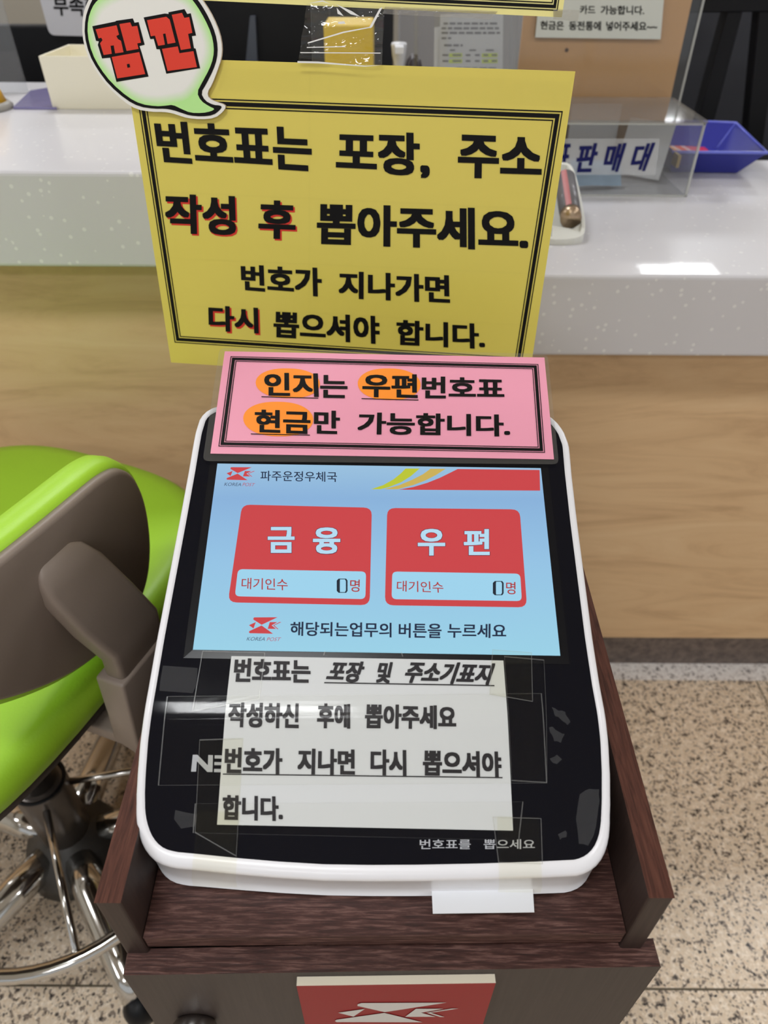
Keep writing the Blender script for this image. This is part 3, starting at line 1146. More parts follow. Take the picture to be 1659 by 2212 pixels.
# ------------------------------------------------------------------ yellow sign
YS = Plane((-0.0415, 0.7547, 1.1885), (0.9962, -0.0867, -0.0103), (0.0186, 0.096, 0.9952))
z3 = zoom(280, 120, 0.59072)
M_yellow = mat('yellow_card', rgb(222, 205, 92), 0.4, coat=0.35)
M_red_marker = mat('red_marker', rgb(214, 44, 30), 0.5)
stand = thing('sign_stand', 'clear acrylic upright behind the yellow signs at the back of the cabinet', 'sign stand', (YS.P(0, 0)[0], 0.80, Z_PAN))
SB = Plane(YS.P(0, 0, -0.006), YS.x, YS.y)
k = MB()
a0, a1 = SB.uv(672, 60)[0], SB.uv(826, 60)[0]
k.prism(SB, [(a0, -0.232), (a1, -0.232), (a1, 0.62), (a0, 0.62)], -0.003, 0.0)
k.build('upright', clear('stand_acrylic', (0.97, 0.97, 0.96, 1), 0.03, 0.03, 0.01, fres=0.12), stand)
k = MB()
k.prism(SB, [(a0 - 0.03, -0.238), (a1 + 0.03, -0.238), (a1 + 0.03, -0.228), (a0 - 0.03, -0.228)], -0.02, 0.006)
k.build('foot', M_acryl, stand)

ysign = thing('yellow_sign', 'large yellow laminated sign with black lettering and red accents behind the machine', 'sign', YS.P(0, -0.16))
ys_c = [YS.uv(*p) for p in ((267, 123), (1243, 154), (1141, 832), (369.5, 783))]
k = MB()
k.prism(YS, ccw(ys_c), -0.0007, 0.0)
k.build('sheet', M_yellow, ysign)
k = MB()
bq = uvs(YS, z3, [(27, 147), (1584, 203), (1433, 1130), (165, 1049)])
frame_lines(k, YS, bq, [(0, 0.0010), (0.0024, 0.0060), (0.0074, 0.0084)], 0.0004)
lines = [('번호표는', [(88, 238), (664, 258), (668, 424), (108, 388)]), ('포장,', [(756, 273), (1096, 284), (1098, 450), (754, 432)]),
         ('주소', [(1202, 288), (1509, 300), (1506, 455), (1199, 446)]), ('뽑아주세요.', [(686, 540), (1456, 562), (1458, 715), (684, 690)]),
         ('번호가', [(406, 763), (702, 776), (704, 882), (410, 858)]), ('지나가면', [(765, 787), (1170, 803), (1172, 906), (764, 886)]),
         ('뽑으셔야', [(527, 934), (913, 952), (915, 1055), (526, 1030)]), ('합니다.', [(976, 965), (1298, 980), (1300, 1073), (975, 1058)])]
reds = [('작성', [(128, 504), (386, 514), (391, 658), (132, 648)]), ('후', [(474, 527), (606, 532), (608, 673), (470, 667)]), ('다시', [(288, 912), (470, 922), (473, 1016), (290, 1005)])]
for s, q in lines + reds:
    text(k, YS, z3, s, q, 0.038, 0.0006)
k.build('lettering', M_black_ink, ysign)
for s, q in reds:
    k = MB()
    text(k, YS, z3, s, q, 0.044, 0.0003, 0, 0, (3.0, 3.6))
    tag(k.build('marker_shading', M_red_marker, ysign), 'red marker strokes along the edges of a word')
for qd in ([(330, 45), (1612, 95), (1607, 190), (325, 128)], [(16, 316), (620, 345), (620, 352), (16, 322)], [(40, 490), (1545, 560), (1545, 567), (40, 497)],
           [(100, 735), (1500, 795), (1500, 801), (100, 741)], [(118, 905), (1480, 985), (1480, 990), (118, 910)], [(655, 60), (662, 60), (660, 1040), (654, 1040)]):
    k = MB()
    k.flat(YS, ccw(uvs(YS, z3, qd)), 0.0008, 0)
    k.build('tape', M_tape, ysign)

# upper yellow sign whose lower edge hangs into the picture
TS = Plane(YS.P(0, 0, 0.0), YS.x, YS.y)
topc = [TS.uv(*p) for p in ((1213.5, 37.5), (440, 1))]
tsign = thing('upper_yellow_sign', 'second yellow sign above the large one, only its lower edge in view', 'sign', TS.P(0, 0.2))
tu = np.array(topc[0]) - np.array(topc[1])
tu /= np.linalg.norm(tu)
tn = np.array([-tu[1], tu[0]])
tq = [np.array(topc[1]), np.array(topc[0]), np.array(topc[0]) + tn * 0.2, np.array(topc[1]) + tn * 0.2]
k = MB()
k.prism(TS, tq, -0.0007, 0)
k.build('sheet', mat('pale_yellow_card', rgb(242, 233, 152), 0.4, coat=0.35), tsign)
k = MB()
frame_lines(k, TS, inset(tq, 0.0045), [(0, 0.0008), (0.0018, 0.0042), (0.0052, 0.006)], 0.0004)
k.build('border', M_black_ink, tsign)
# clear wrap hanging from the upper sign
M_wrap = clear('clear_wrap', (0.95, 0.95, 0.94, 1), 0.07, 0.07, 0.02, 1.0, (0.7, 0.7, 0.68, 1), 40, 0.30)
k = MB()
wq = [TS.uv(*p) for p in ((664, 8), (832, 14), (826, 142), (646, 136))]
wq2 = [np.array(a) for a in wq]


def wrapf(a, b):
    p = (1 - b) * ((1 - a) * wq2[3] + a * wq2[2]) + b * ((1 - a) * wq2[0] + a * wq2[1])
    wv = 0.0035 + 0.0022 * math.sin(9 * a + 5 * b) * math.sin(3.3 * b + 4 * a) + 0.0015 * math.sin(17 * b - 6 * a)
    return TS.P(p[0], p[1], wv)


k.grid(wrapf, 24, 20)
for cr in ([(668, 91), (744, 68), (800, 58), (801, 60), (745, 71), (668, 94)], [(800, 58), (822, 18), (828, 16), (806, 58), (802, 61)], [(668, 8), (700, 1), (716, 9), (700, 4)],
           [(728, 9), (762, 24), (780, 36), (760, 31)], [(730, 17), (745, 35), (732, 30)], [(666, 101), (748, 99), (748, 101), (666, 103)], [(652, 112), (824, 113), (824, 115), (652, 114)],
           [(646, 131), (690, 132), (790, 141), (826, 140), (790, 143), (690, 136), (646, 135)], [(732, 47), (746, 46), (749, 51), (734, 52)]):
    k.flat(TS, ccw([TS.uv(*p) for p in cr]), 0.0078, 1)  # opaque white streaks paint the wrap's glints along its creases
tag(k.build('clear_wrap', [M_wrap, mat('crease_glint', rgb(236, 236, 236), 0.3)], tsign), 'crinkled clear wrap hanging below the sign')
k = MB()
k.flat(TS, ccw([TS.uv(*p) for p in ((832, 14), (1075, 24), (1060, 42), (826, 30))]), 0.0008)
k.flat(TS, ccw([TS.uv(*p) for p in ((1195, 20), (1252, 22), (1248, 46), (1195, 42))]), 0.0008)
k.build('tape', clear('old_tape', (0.86, 0.84, 0.8, 1), 0.08, 0.25, 0.2, 0.3, (0.5, 0.48, 0.45, 1), 400), tsign)

# ------------------------------------------------------------------ speech bubble board
zb = zoom(0, 0, 500 / 1659)
BB = Plane(YS.P(0, 0, 0.0042), YS.x, YS.y)
bubble = thing('speech_bubble_board', 'white speech bubble board with fat red letters on the corner of the sign', 'sign', BB.P(*BB.uv(330, 240)))
outer = [(650, -30), (615, 40), (592, 120), (588, 250), (618, 380), (680, 500), (770, 620), (890, 730), (980, 785), (1090, 802), (1170, 802), (1230, 810),
         (1290, 830), (1340, 846), (1440, 856), (1540, 847), (1598, 802), (1620, 765), (1602, 746), (1555, 733), (1496, 705), (1485, 662), (1520, 605), (1560, 500),
         (1586, 420), (1592, 335), (1575, 240), (1530, 130), (1475, 35), (1420, -40), (1340, -100), (1220, -152), (1060, -170), (900, -150), (760, -100)]
ou = ccw(uvs(BB, zb, outer))
ous = chaikin(ou, 1)
k = MB()
k.prism(BB, ous, -0.0035, 0, 0, 1)
k.build('board', [mat('bubble_white', rgb(238, 236, 232), 0.45, coat=0.25), mat('bubble_edge', rgb(196, 178, 160), 0.7)], bubble)
black_o = chaikin(ccw(uvs(BB, zb, [(672, -20), (640, 45), (612, 130), (606, 255), (640, 390), (700, 500), (785, 612), (905, 715), (1000, 765), (1110, 780), (1180, 778), (1240, 788),
          (1300, 808), (1360, 828), (1450, 835), (1530, 825), (1575, 790), (1592, 765), (1575, 755), (1530, 752), (1470, 722), (1440, 665), (1480, 600), (1530, 500), (1556, 420),
          (1562, 335), (1545, 240), (1502, 135), (1445, 35), (1395, -30), (1320, -82), (1210, -130), (1060, -148), (905, -128), (775, -82)])), 1)
black_i = chaikin(ccw(uvs(BB, zb, [(700, 0), (660, 55), (632, 140), (628, 250), (660, 380), (718, 488), (802, 596), (920, 698), (1012, 746), (1120, 762), (1190, 757), (1240, 750),
          (1300, 780), (1365, 808), (1450, 810), (1515, 797), (1542, 780), (1500, 762), (1440, 722), (1412, 662), (1450, 590), (1502, 495), (1530, 415),
          (1535, 335), (1516, 240), (1470, 138), (1415, 45), (1365, -20), (1300, -62), (1200, -105), (1060, -122), (915, -105), (795, -62)])), 1)
k = MB()
k.flat(BB, black_o, 0.0003, 0)
tag(k.build('outline', M_black_ink, bubble), 'black marker outline')
k = MB()
steps = 9
round_part = chaikin(ccw(uvs(BB, zb, [(700, 0), (660, 55), (632, 140), (628, 250), (660, 380), (718, 488), (802, 596), (920, 698), (1012, 746), (1120, 762), (1190, 757), (1250, 745),
          (1340, 728), (1410, 660), (1450, 590), (1502, 495), (1530, 415), (1535, 335), (1516, 240), (1470, 138), (1415, 45), (1365, -20), (1300, -62), (1200, -105), (1060, -122), (915, -105), (795, -62)])), 1)
c_w, c_g = np.array(rgb(238, 237, 233)), np.array(rgb(178, 240, 134))
gm = []
for i in range(steps + 1):
    t = i / steps
    cc = c_g * (1 - t) ** 1.2 + c_w * (1 - (1 - t) ** 1.2)
    gm.append(mat('bubble_green_%d' % i, tuple(cc), 0.45, coat=0.25))
k.flat(BB, black_i, 0.0005, 1)
for i in range(1, steps + 1):
    k.flat(BB, inset(round_part, 0.0100 * (i - 0.9) / steps), 0.0005 + 0.00005 * i, i)
tag(k.build('green_glow', gm, bubble), 'green airbrushed rim fading to white')
k = MB()
k.flat(BB, ccw(uvs(BB, zb, [(665, 188), (832, 154), (835, 149), (955, 132), (968, 163), (997, 158), (1040, 320), (1003, 330), (1018, 375), (1068, 548), (838, 586), (793, 413), (735, 418), (705, 322), (712, 296), (692, 292)])), 0.0012)
k.flat(BB, ccw(uvs(BB, zb, [(1033, 125), (1185, 97), (1212, 100), (1210, 88), (1325, 65), (1345, 100), (1370, 95), (1408, 254), (1378, 259), (1393, 345), (1405, 348), (1437, 488), (1195, 528), (1148, 353), (1125, 352), (1105, 278), (1080, 280)])), 0.0012)
tag(k.build('letter_outline', M_black_ink, bubble), 'black outline around the red letters')
k = MB()
for sh in ([(690, 210), (840, 181), (858, 248), (838, 258), (850, 280), (872, 292), (890, 374), (830, 382), (820, 325), (797, 328), (806, 385), (748, 394), (722, 310), (740, 287), (730, 270), (712, 275)],
           [(860, 172), (938, 160), (950, 190), (988, 185), (1015, 305), (988, 311), (998, 350), (912, 365)],
           [(805, 408), (1002, 373), (1045, 530), (845, 561)],
           [(1058, 145), (1196, 120), (1220, 140), (1262, 305), (1205, 315), (1190, 240), (1172, 243), (1186, 320), (1138, 328), (1115, 255), (1085, 260)],
           [(1235, 106), (1308, 92), (1325, 128), (1360, 122), (1382, 235), (1352, 243), (1372, 346), (1300, 358)],
           [(1165, 350), (1278, 332), (1290, 381), (1390, 366), (1415, 480), (1205, 508)]):
    k.flat(BB, ccw(uvs(BB, zb, sh)), 0.0015)
k.flat(BB, ccw(uvs(BB, zb, [(914, 460), (932, 456), (938, 480), (919, 485)])), 0.0018, 1)
M_redink = mat('red_crayon', rgb(226, 54, 30), 0.5, coat=0.2)
tag(k.build('letters', [M_redink, M_black_ink], bubble), 'fat red hand-coloured letters')

# ------------------------------------------------------------------ green stool
M_green = bumpy(mat('green_leatherette', rgb(166, 216, 54), 0.42), 260, 0.12)
M_grey = bumpy(mat('grey_plastic', rgb(138, 124, 114), 0.45), 400, 0.05)
M_under = mat('seat_underside', rgb(62, 54, 50), 0.6)
M_hub = mat('hub_black', rgb(62, 60, 58), 0.4)
c0 = np.array([-0.60, 0.66])
tt, nn = np.array([0.364, 0.931]), np.array([0.931, -0.364])
stool = thing('green_stool', 'tall green padded stool with a grey back shell beside the cabinet', 'stool', (-0.60, 0.62, 0))


def sp(a, b, z):
    p = c0 + tt * a + nn * b
    return (p[0], p[1], z)


def superell(a, b, e, t):
    c, s = math.cos(t), math.sin(t)
    return a * math.copysign(abs(c) ** (2 / e), c), b * math.copysign(abs(s) ** (2 / e), s)


SEAT_Z = 0.735
k = MB()
prof = [(0.0, 0.0), (0.5, -0.002), (0.8, 0.0), (0.9, 0.004), (0.96, 0.0), (0.99, -0.012), (1.0, -0.03), (0.985, -0.05), (0.95, -0.062)]
k.rings([[sp(*[c * f for c in superell(0.36, 0.283, 3.2, t)], SEAT_Z + dz) for t in np.linspace(0, 2 * math.pi, 72, endpoint=False)] for f, dz in prof[::-1]], 0, True)
k.build('seat', M_green, stool, 0)
k = MB()
k.rings([[sp(*[c * f for c in superell(0.35, 0.273, 3.2, t)], SEAT_Z + dz) for t in np.linspace(0, 2 * math.pi, 72, endpoint=False)] for f, dz in ((0.4, -0.105), (0.9, -0.092), (0.985, -0.075), (0.99, -0.055))], 0, True, True, True)
tag(k.build('seat_pan', M_under, stool), 'dark underside of the seat')
# back: shell plate, padded cushion behind it
lean = math.radians(5)
BK = Plane((c0[0] + 0.297 * nn[0], c0[1] + 0.297 * nn[1], 0.87), (tt[0], tt[1], 0), (math.sin(lean) * nn[0], math.sin(lean) * nn[1], math.cos(lean)))
plate_px = [(-130, 1335), (-60, 1262), (0, 1216), (110, 1125), (200, 1050), (232, 1027), (262, 1014), (288, 1024), (308, 1055), (322, 1100), (330, 1165), (328, 1220), (320, 1262), (306, 1300),
            (270, 1360), (215, 1415), (150, 1460), (80, 1493), (0, 1520), (-70, 1532), (-120, 1500), (-145, 1420)]
pu = chaikin(ccw([BK.uv(*p) for p in plate_px]), 2)
pcen = sum(pu) / len(pu)


def bulge(p, amt):
    d = (p[0] - pcen[0]) / 0.2
    return -amt * d * d


def padded(mb, pl, outline, ws, curve):
    """rounded slab: rings of the outline inset/raised as in ws [(inset, w)]; first and last are capped through the centre"""
    rings = []
    cen = sum(np.asarray(p) for p in outline) / len(outline)
    for ins, w in ws:
        if ins >= 1:
            r = [cen + (np.asarray(p) - cen) * 0.02 for p in outline]
        elif ins > 0.3:
            r = [cen + (np.asarray(p) - cen) * (1 - ins) for p in outline]
        else:
            r = inset(outline, ins)
        rings.append([pl.P(p[0], p[1], w + bulge(p, curve)) for p in r])
    mb.rings(rings, 0, True, True, True)


k = MB()
padded(k, BK, pu, [(1, 0.003), (0.7, 0.003), (0.35, 0.002), (0.006, 0.001), (0.002, 0.0), (0.0, -0.003), (0.0, -0.012), (0.35, -0.014), (1, -0.014)], 0.006)
tag(k.build('back_shell', M_grey, stool), 'grey plastic outer shell of the backrest')
k = MB()
cu_ = [np.asarray(p) + np.array([0, -0.004]) for p in inset(pu, -0.010)]
padded(k, BK, cu_, [(1, -0.008), (0.35, -0.008), (0.010, -0.008), (0.003, -0.010), (0.0, -0.018), (-0.001, -0.028), (0.002, -0.042), (0.012, -0.052), (0.35, -0.056), (1, -0.056)], 0.006)
tag(k.build('back_cushion', M_green, stool), 'green padded backrest')


def sup(cen, ex, ey, a, b, e=4, n=28):
    return [np.asarray(cen) + np.asarray(ex) * q[0] + np.asarray(ey) * q[1] for q in (superell(a, b, e, t) for t in np.linspace(0, 2 * math.pi, n, endpoint=False))]


# seal ring on the column
k = MB()
k.tube([(-0.597 + 0.043 * math.cos(a), 0.640 + 0.043 * math.sin(a), 0.294) for a in np.linspace(0, 2 * math.pi, 40, endpoint=False)], 0.003, 8, 0, True)
k.build('seal_ring', M_dark, stool)
# bracket from the back shell down to the seat pan
def tnz(t, n, z):
    return np.array([c0[0] + tt[0] * t + nn[0] * n, c0[1] + tt[1] * t + nn[1] * n, z])


def strip(rows):
    """rows of (t centre, half width, outer n, outer z, inner n, inner z)"""
    r = []
    for tc, hw, n0, z0, n1, z1 in rows:
        r.append([tnz(tc - hw, n0, z0), tnz(tc + hw, n0, z0), tnz(tc + hw, n1, z1), tnz(tc - hw, n1, z1)])
    return r


k = MB()
k.rings(strip([(-0.038, 0.018, 0.303, 0.962, 0.285, 0.940), (-0.034, 0.032, 0.311, 0.950, 0.290, 0.930), (-0.028, 0.039, 0.318, 0.925, 0.297, 0.905),
               (-0.014, 0.042, 0.331, 0.865, 0.306, 0.850), (-0.001, 0.041, 0.3425, 0.815, 0.316, 0.800), (0.0, 0.040, 0.340, 0.764, 0.312, 0.764)]), 0, True, True, True)
tag(k.build('back_bracket', M_grey, stool, 0.007, 3), 'grey bracket joining backrest and seat')
k = MB()
k.rings(strip([(-0.003, 0.045, 0.345, 0.772, 0.305, 0.772), (-0.006, 0.044, 0.340, 0.70, 0.302, 0.70), (-0.008, 0.043, 0.332, 0.622, 0.296, 0.640)]), 0, True, True, True)
k.rings(strip([(-0.008, 0.040, 0.31, 0.628, 0.31, 0.652), (-0.008, 0.040, 0.10, 0.618, 0.10, 0.640)]), 0, True, True, True)
tag(k.build('bracket_sleeve', M_grey, stool, 0.004, 2), 'grey sleeve under the bracket')
# column, hub, legs, ring
bx, by = -0.597, 0.640
k = MB()
k.lathe(bx, by, [(0.031, 0.29), (0.031, 0.66)], 32)
tag(k.build('gas_column', M_chrome, stool), 'chrome column')
k = MB()
k.lathe(bx, by, [(0.043, 0.10), (0.044, 0.20), (0.045, 0.285), (0.043, 0.293), (0.033, 0.296)], 32)
k.build('column_sleeve', mat('sleeve_metal', rgb(104, 98, 94), 0.3, 0.7), stool)
k = MB()
k.lathe(bx, by, [(0.095, 0.03), (0.09, 0.06), (0.08, 0.09), (0.06, 0.105), (0.045, 0.125), (0.036, 0.13)], 40)
k.build('hub', M_hub, stool)
cast = at_z(300, 2175, 0.04)
ang0 = math.atan2(cast[1] - by, cast[0] - bx)
for i in range(5):
    a = ang0 + i * 2 * math.pi / 5
    d = np.array([math.cos(a), math.sin(a)])
    k = MB()
    k.tube([(bx + d[0] * r, by + d[1] * r, z) for r, z in ((0.05, 0.085), (0.12, 0.08), (0.2, 0.066), (0.27, 0.05), (0.31, 0.036))], [0.031, 0.031, 0.029, 0.025, 0.021], 16)
    lg = k.build('leg', M_chrome, stool)
    k = MB()
    k.lathe(bx + d[0] * 0.32, by + d[1] * 0.32, [(0.024, 0.0), (0.027, 0.006), (0.027, 0.03), (0.02, 0.045), (0.012, 0.052)], 20)
    tag(k.build('foot_glide', M_dark, lg), 'black foot glide')
RZ, RR = 0.225, 0.252
rcx, rcy = -0.572, 0.616
k = MB()
k.tube([(rcx + RR * math.cos(a), rcy + RR * math.sin(a), RZ) for a in np.linspace(0, 2 * math.pi, 64, endpoint=False)], 0.0115, 14, 0, True)
tag(k.build('foot_ring', M_chrome, stool), 'chrome foot ring')
sp0 = at_z(166, 2058, RZ)
a0_ = math.atan2(sp0[1] - rcy, sp0[0] - rcx)
for i in range(4):
    a = a0_ + i * math.pi / 2
    k = MB()
    k.tube([(bx + 0.03 * math.cos(a), by + 0.03 * math.sin(a), 0.265), (rcx + RR * math.cos(a), rcy + RR * math.sin(a), RZ)], 0.0065, 12)
    k.build('ring_spoke', M_chrome, stool)

# ------------------------------------------------------------------ on the raised left worktop
M_cream = mat('cream_plastic', rgb(240, 234, 212), 0.45)
z_bt = 1.260
bl, br_ = at_y(115, 237, 1.42), at_y(345, 243, 1.42)
tl, tr_ = at_y(80, 122, 1.40), at_y(390, 126, 1.40)
bb = [np.array([bl[0], 1.42, Z_LEFT]), np.array([br_[0], 1.42, Z_LEFT]), np.array([br_[0] + .0, 1.525, Z_LEFT]), np.array([bl[0] + .002, 1.525, Z_LEFT])]
bt = [np.array([tl[0], 1.405, z_bt]), np.array([tr_[0], 1.405, z_bt]), np.array([tr_[0], 1.54, z_bt]), np.array([tl[0] + .004, 1.54, z_bt])]
cb = sum(bb) / 4
bi = [p + (cb - p) * 0.03 + np.array([0, 0, 0.004]) for p in bb]
cbt = sum(bt) / 4
ti = [p + (cbt - p) / np.linalg.norm(cbt - p) * 0.004 for p in bt]
k = MB()
k.rings([bb, bt, ti, bi], 0, False, True, True)
tag(k.build('cream_bin', M_cream, None, 0.0015, 2), 'open cream plastic bin standing on the raised left worktop', 'bin')
k = MB()
pm = [at_z(*p, Z_LEFT + 0.004) for p in ((28, 231), (122, 232), (110, 188), (66, 195))]
k.add([(p[0], p[1], Z_LEFT + dz) for dz in (0.0005, 0.004) for p in pm], [(3, 2, 1, 0), (4, 5, 6, 7)] + [(i, (i + 1) % 4, 4 + (i + 1) % 4, 4 + i) for i in range(4)])
tag(k.build('violet_mat', mat('violet_acrylic', rgb(128, 122, 168), 0.2, coat=0.4)), 'flat violet mat lying beside the cream bin on the raised worktop', 'mat')
yc = at_z(-28, 236, Z_LEFT)
ycup = thing('yellow_cone_cup', 'yellow round holder on a grey base cut off at the left end of the worktop', 'holder', (yc[0], yc[1], Z_LEFT))
k = MB()
k.lathe(yc[0], yc[1], [(0.036, Z_LEFT + 0.012), (0.03, Z_LEFT + 0.03), (0.012, Z_LEFT + 0.07), (0.008, Z_LEFT + 0.075)], 32)
k.build('cone', mat('amber_plastic', rgb(226, 172, 10), 0.35), ycup)
k = MB()
k.lathe(yc[0], yc[1], [(0.044, Z_LEFT), (0.045, Z_LEFT + 0.006), (0.038, Z_LEFT + 0.012)], 32)
k.build('base', mat('grey_base', rgb(150, 146, 140), 0.4), ycup)
# clear screen standing on the raised worktop
k = MB()
gl0, gl1 = at_y(-260, 195, 1.56), at_y(60, 195, 1.56)
g2 = at_y(0, -20, 1.56)
k.add([(x, 1.56 + dy, z) for dy in (0, 0.004) for x, z in ((gl0[0], Z_LEFT), (gl1[0], Z_LEFT), (gl1[0] - 0.012, 1.9), (gl0[0], 1.9))],
      [(0, 1, 2, 3), (7, 6, 5, 4), (0, 4, 5, 1), (1, 5, 6, 2), (2, 6, 7, 3), (3, 7, 4, 0)])
tag(k.build('acrylic_screen', clear('screen_acrylic', (0.93, 0.94, 0.95, 1), 0.06, 0.03, 0.05)), 'clear acrylic screen standing on the raised worktop at far left', 'screen')

# ------------------------------------------------------------------ behind the counter on the left
def monitor(name, lab, x0, y0, x1, y1, Y, standing, depth=0.04):
    a, b = at_y(x0, y1, Y), at_y(x1, y0, Y)
    t = thing(name, lab, 'monitor', ((a[0] + b[0]) / 2, Y + 0.1, standing))
    k = MB()
    k.box((a[0], Y, a[2]), (b[0], Y + depth, b[2]))
    k.build('housing', M_dark, t, 0.004, 2)
    k = MB()
    cx = (a[0] + b[0]) / 2
    k.box((cx - 0.03, Y + depth, standing + 0.01), (cx + 0.03, Y + depth + 0.03, (a[2] + b[2]) / 2))
    k.box((cx - 0.11, Y - 0.0 + depth - 0.02, standing), (cx + 0.11, Y + depth + 0.16, standing + 0.012))
    k.build('stand', M_dark, t, 0.002, 1)
    return t


DESK_Z = 0.74
k = MB()
k.box((-2.6, 1.70, DESK_Z - 0.03), (2.6, 2.18, DESK_Z))
k.box((-2.55, 1.72, 0), (-2.52, 2.16, DESK_Z - 0.03))
k.box((2.52, 1.72, 0), (2.55, 2.16, DESK_Z - 0.03))
k.box((-0.02, 1.72, 0), (0.01, 2.16, DESK_Z - 0.03))
tag(k.build('staff_desk', mat('desk_dark', rgb(60, 56, 54), 0.5), None, 0.002, 1), 'long dark staff desk behind the service counter', 'desk')
monitor('black_monitor', 'black monitor seen from behind at the left end of the counter', -420, 57, 325, 300, 1.86, DESK_Z)
monitor('black_monitor', 'black monitor seen from behind between the speech bubble and the yellow box', 372, -230, 700, 230, 1.90, DESK_Z)
# grey strip painting a stand's reflection on that monitor
k = MB()
pm = [at_y(*p, 1.885) for p in ((530, 140), (540, 35), (551, 35), (556, 140))]
k.add([(p[0], 1.885 + dy, p[2]) for dy in (0, 0.014) for p in pm], [(0, 3, 2, 1), (4, 5, 6, 7)] + [(i, (i + 1) % 4, 4 + (i + 1) % 4, 4 + i) for i in range(4)])
k.build('stand_reflection', mat('reflection_grey', rgb(74, 80, 92), 0.4), bpy.data.objects['black_monitor.001'])
nc = Plane((-0.75, 1.835, 1.3), (1, 0, 0), (0, 0, 1))
card = thing('white_name_card', 'white card with rounded corners and black lettering on the left monitor', 'card', nc.P(*nc.uv(150, 75)))
k = MB()
k.prism(nc, fillet(ccw([nc.uv(*p) for p in ((62, -90), (260, -90), (250, 80), (107, 76))]), 0.012), -0.012, 0)
k.build('card', mat('white_card', rgb(214, 214, 220), 0.5), card)
k = MB()
text(k, nc, raw, '부족한', [(112, -12), (215, -10), (218, 36), (118, 34)], 0.03, 0.0005)
k.build('lettering', M_black_ink, card)
k = MB()
w0 = at_y(-300, 120, 2.5)
k.box((-2.2, 2.5, 0), (-0.62, 2.53, 1.27))
part = k.build('office_partition', bumpy(mat('partition_beige', rgb(176, 168, 154), 0.8), 200, 0.1), None, 0.004, 1)
tag(part, 'beige office partition standing behind the left monitor', 'partition')
k = MB()
k.box((-0.60, 2.5, 0), (0.02, 2.56, 1.27))
tag(k.build('dark_partition', mat('partition_black', rgb(18, 19, 24), 0.6), None, 0.004, 1), 'black office partition behind the middle monitor', 'partition')

# ------------------------------------------------------------------ on the lower right worktop
# yellow box behind the clear wrap
yb0, yb1 = at_y(702, 140, 1.50), at_y(806, 50, 1.50)
k = MB()
k.box((yb0[0], 1.50, Z_RIGHT), (yb1[0], 1.62, 1.296))
tag(k.build('yellow_box', mat('yellow_carton', rgb(222, 186, 16), 0.4), None, 0.003, 2), 'upright yellow box standing behind the clear wrap', 'box')
# grey divider
k = MB()
k.box((0.03, 2.2, 0), (0.62, 2.24, 1.28))
tag(k.build('grey_partition', bumpy(mat('partition_grey', rgb(158, 158, 160), 0.8), 200, 0.1), None, 0.004, 1), 'pale grey office partition behind the pump bottle', 'partition')
# pump bottle
pbp = at_y(862, 100, 1.60)
bx_, top_ = pbp[0], at_y(862, 92, 1.60)[2]
pump = thing('pump_bottle', 'pump bottle with a white pump head beside the printed sheet', 'bottle', (bx_, 1.60, Z_RIGHT))
k = MB()
k.lathe(bx_, 1.60, [(0.03, Z_RIGHT), (0.032, Z_RIGHT + 0.01), (0.032, top_ - 0.10), (0.026, top_ - 0.08), (0.012, top_ - 0.06)], 28)
k.build('body', mat('bottle_white', rgb(196, 200, 210), 0.35), pump)
k = MB()
k.lathe(bx_, 1.60, [(0.011, top_ - 0.062), (0.010, top_ - 0.035), (0.013, top_ - 0.02), (0.015, top_ - 0.004), (0.014, top_)], 24)
k.box((bx_ - 0.008, 1.555, top_ - 0.012), (bx_ + 0.008, 1.60, top_ - 0.002))
tag(k.build('pump_head', mat('pump_white', rgb(228, 230, 236), 0.35), pump), 'white pump head')
# dark little object beside it
k = MB()
dp = at_y(894, 130, 1.66)
k.lathe(dp[0], 1.66, [(0.018, Z_RIGHT), (0.02, dp[2] - 0.02), (0.014, dp[2]), (0.006, dp[2] + 0.01)], 20)
tag(k.build('dark_bottle', mat('dark_bottle', rgb(52, 44, 48), 0.4)), 'small dark bottle close beside the white pump bottle', 'bottle')

# printed sheets in a clear stand
zG = zoom(800, 0, 0.27728)
SH = Plane((0.16, 1.56, 1.25), (1, 0, 0.0), (0, 0.06, 1))
M_print = mat('grey_print', rgb(128, 126, 132), 0.6)
M_lime = mat('lime_marker', rgb(206, 222, 110), 0.6)


def sheet_thing(lab, corners, w, body):
    t = thing('printed_sheet', lab, 'paper sheet', SH.P(*SH.uv(*zG(*corners[3])), w))
    k = MB()
    k.prism(SH, ccw(uvs(SH, zG, corners)), w - 0.0006, w)
    k.build('sheet', mat('sheet_paper', rgb(206, 206, 210), 0.6), t)
    if body:
        k = MB()
        body(k)
        k.build('print', [M_print, M_lime], t)
    return t


def rows(k):
    rr = random.Random(3)
    for y, x0, x1, h in ((175, 570, 1010, 16), (212, 555, 1010, 16), (248, 555, 1010, 16), (290, 555, 630, 14), (345, 575, 720, 16), (385, 620, 660, 12), (385, 770, 830, 12), (385, 900, 965, 12), (525, 670, 985, 8)):
        x = x0
        while x < x1 - 12:
            w = min(rr.uniform(26, 64), x1 - x)
            k.flat(SH, ccw(uvs(SH, zG, [(x, y), (x + w, y), (x + w, y + h), (x, y + h)])), 0.0008, 0)
            x += w + 12
    for y in (416, 462):
        for x0, x1 in ((612, 715), (868, 990)):
            k.flat(SH, ccw(uvs(SH, zG, [(x0, y), (x1, y - 2), (x1, y + 28), (x0, y + 30)])), 0.0006, 1)
        for x0, x1 in ((562, 608), (640, 708), (742, 780), (815, 852), (880, 918), (945, 985)):
            k.flat(SH, ccw(uvs(SH, zG, [(x0, y + 6), (x1, y + 6), (x1, y + 20), (x0, y + 20)])), 0.0008, 0)


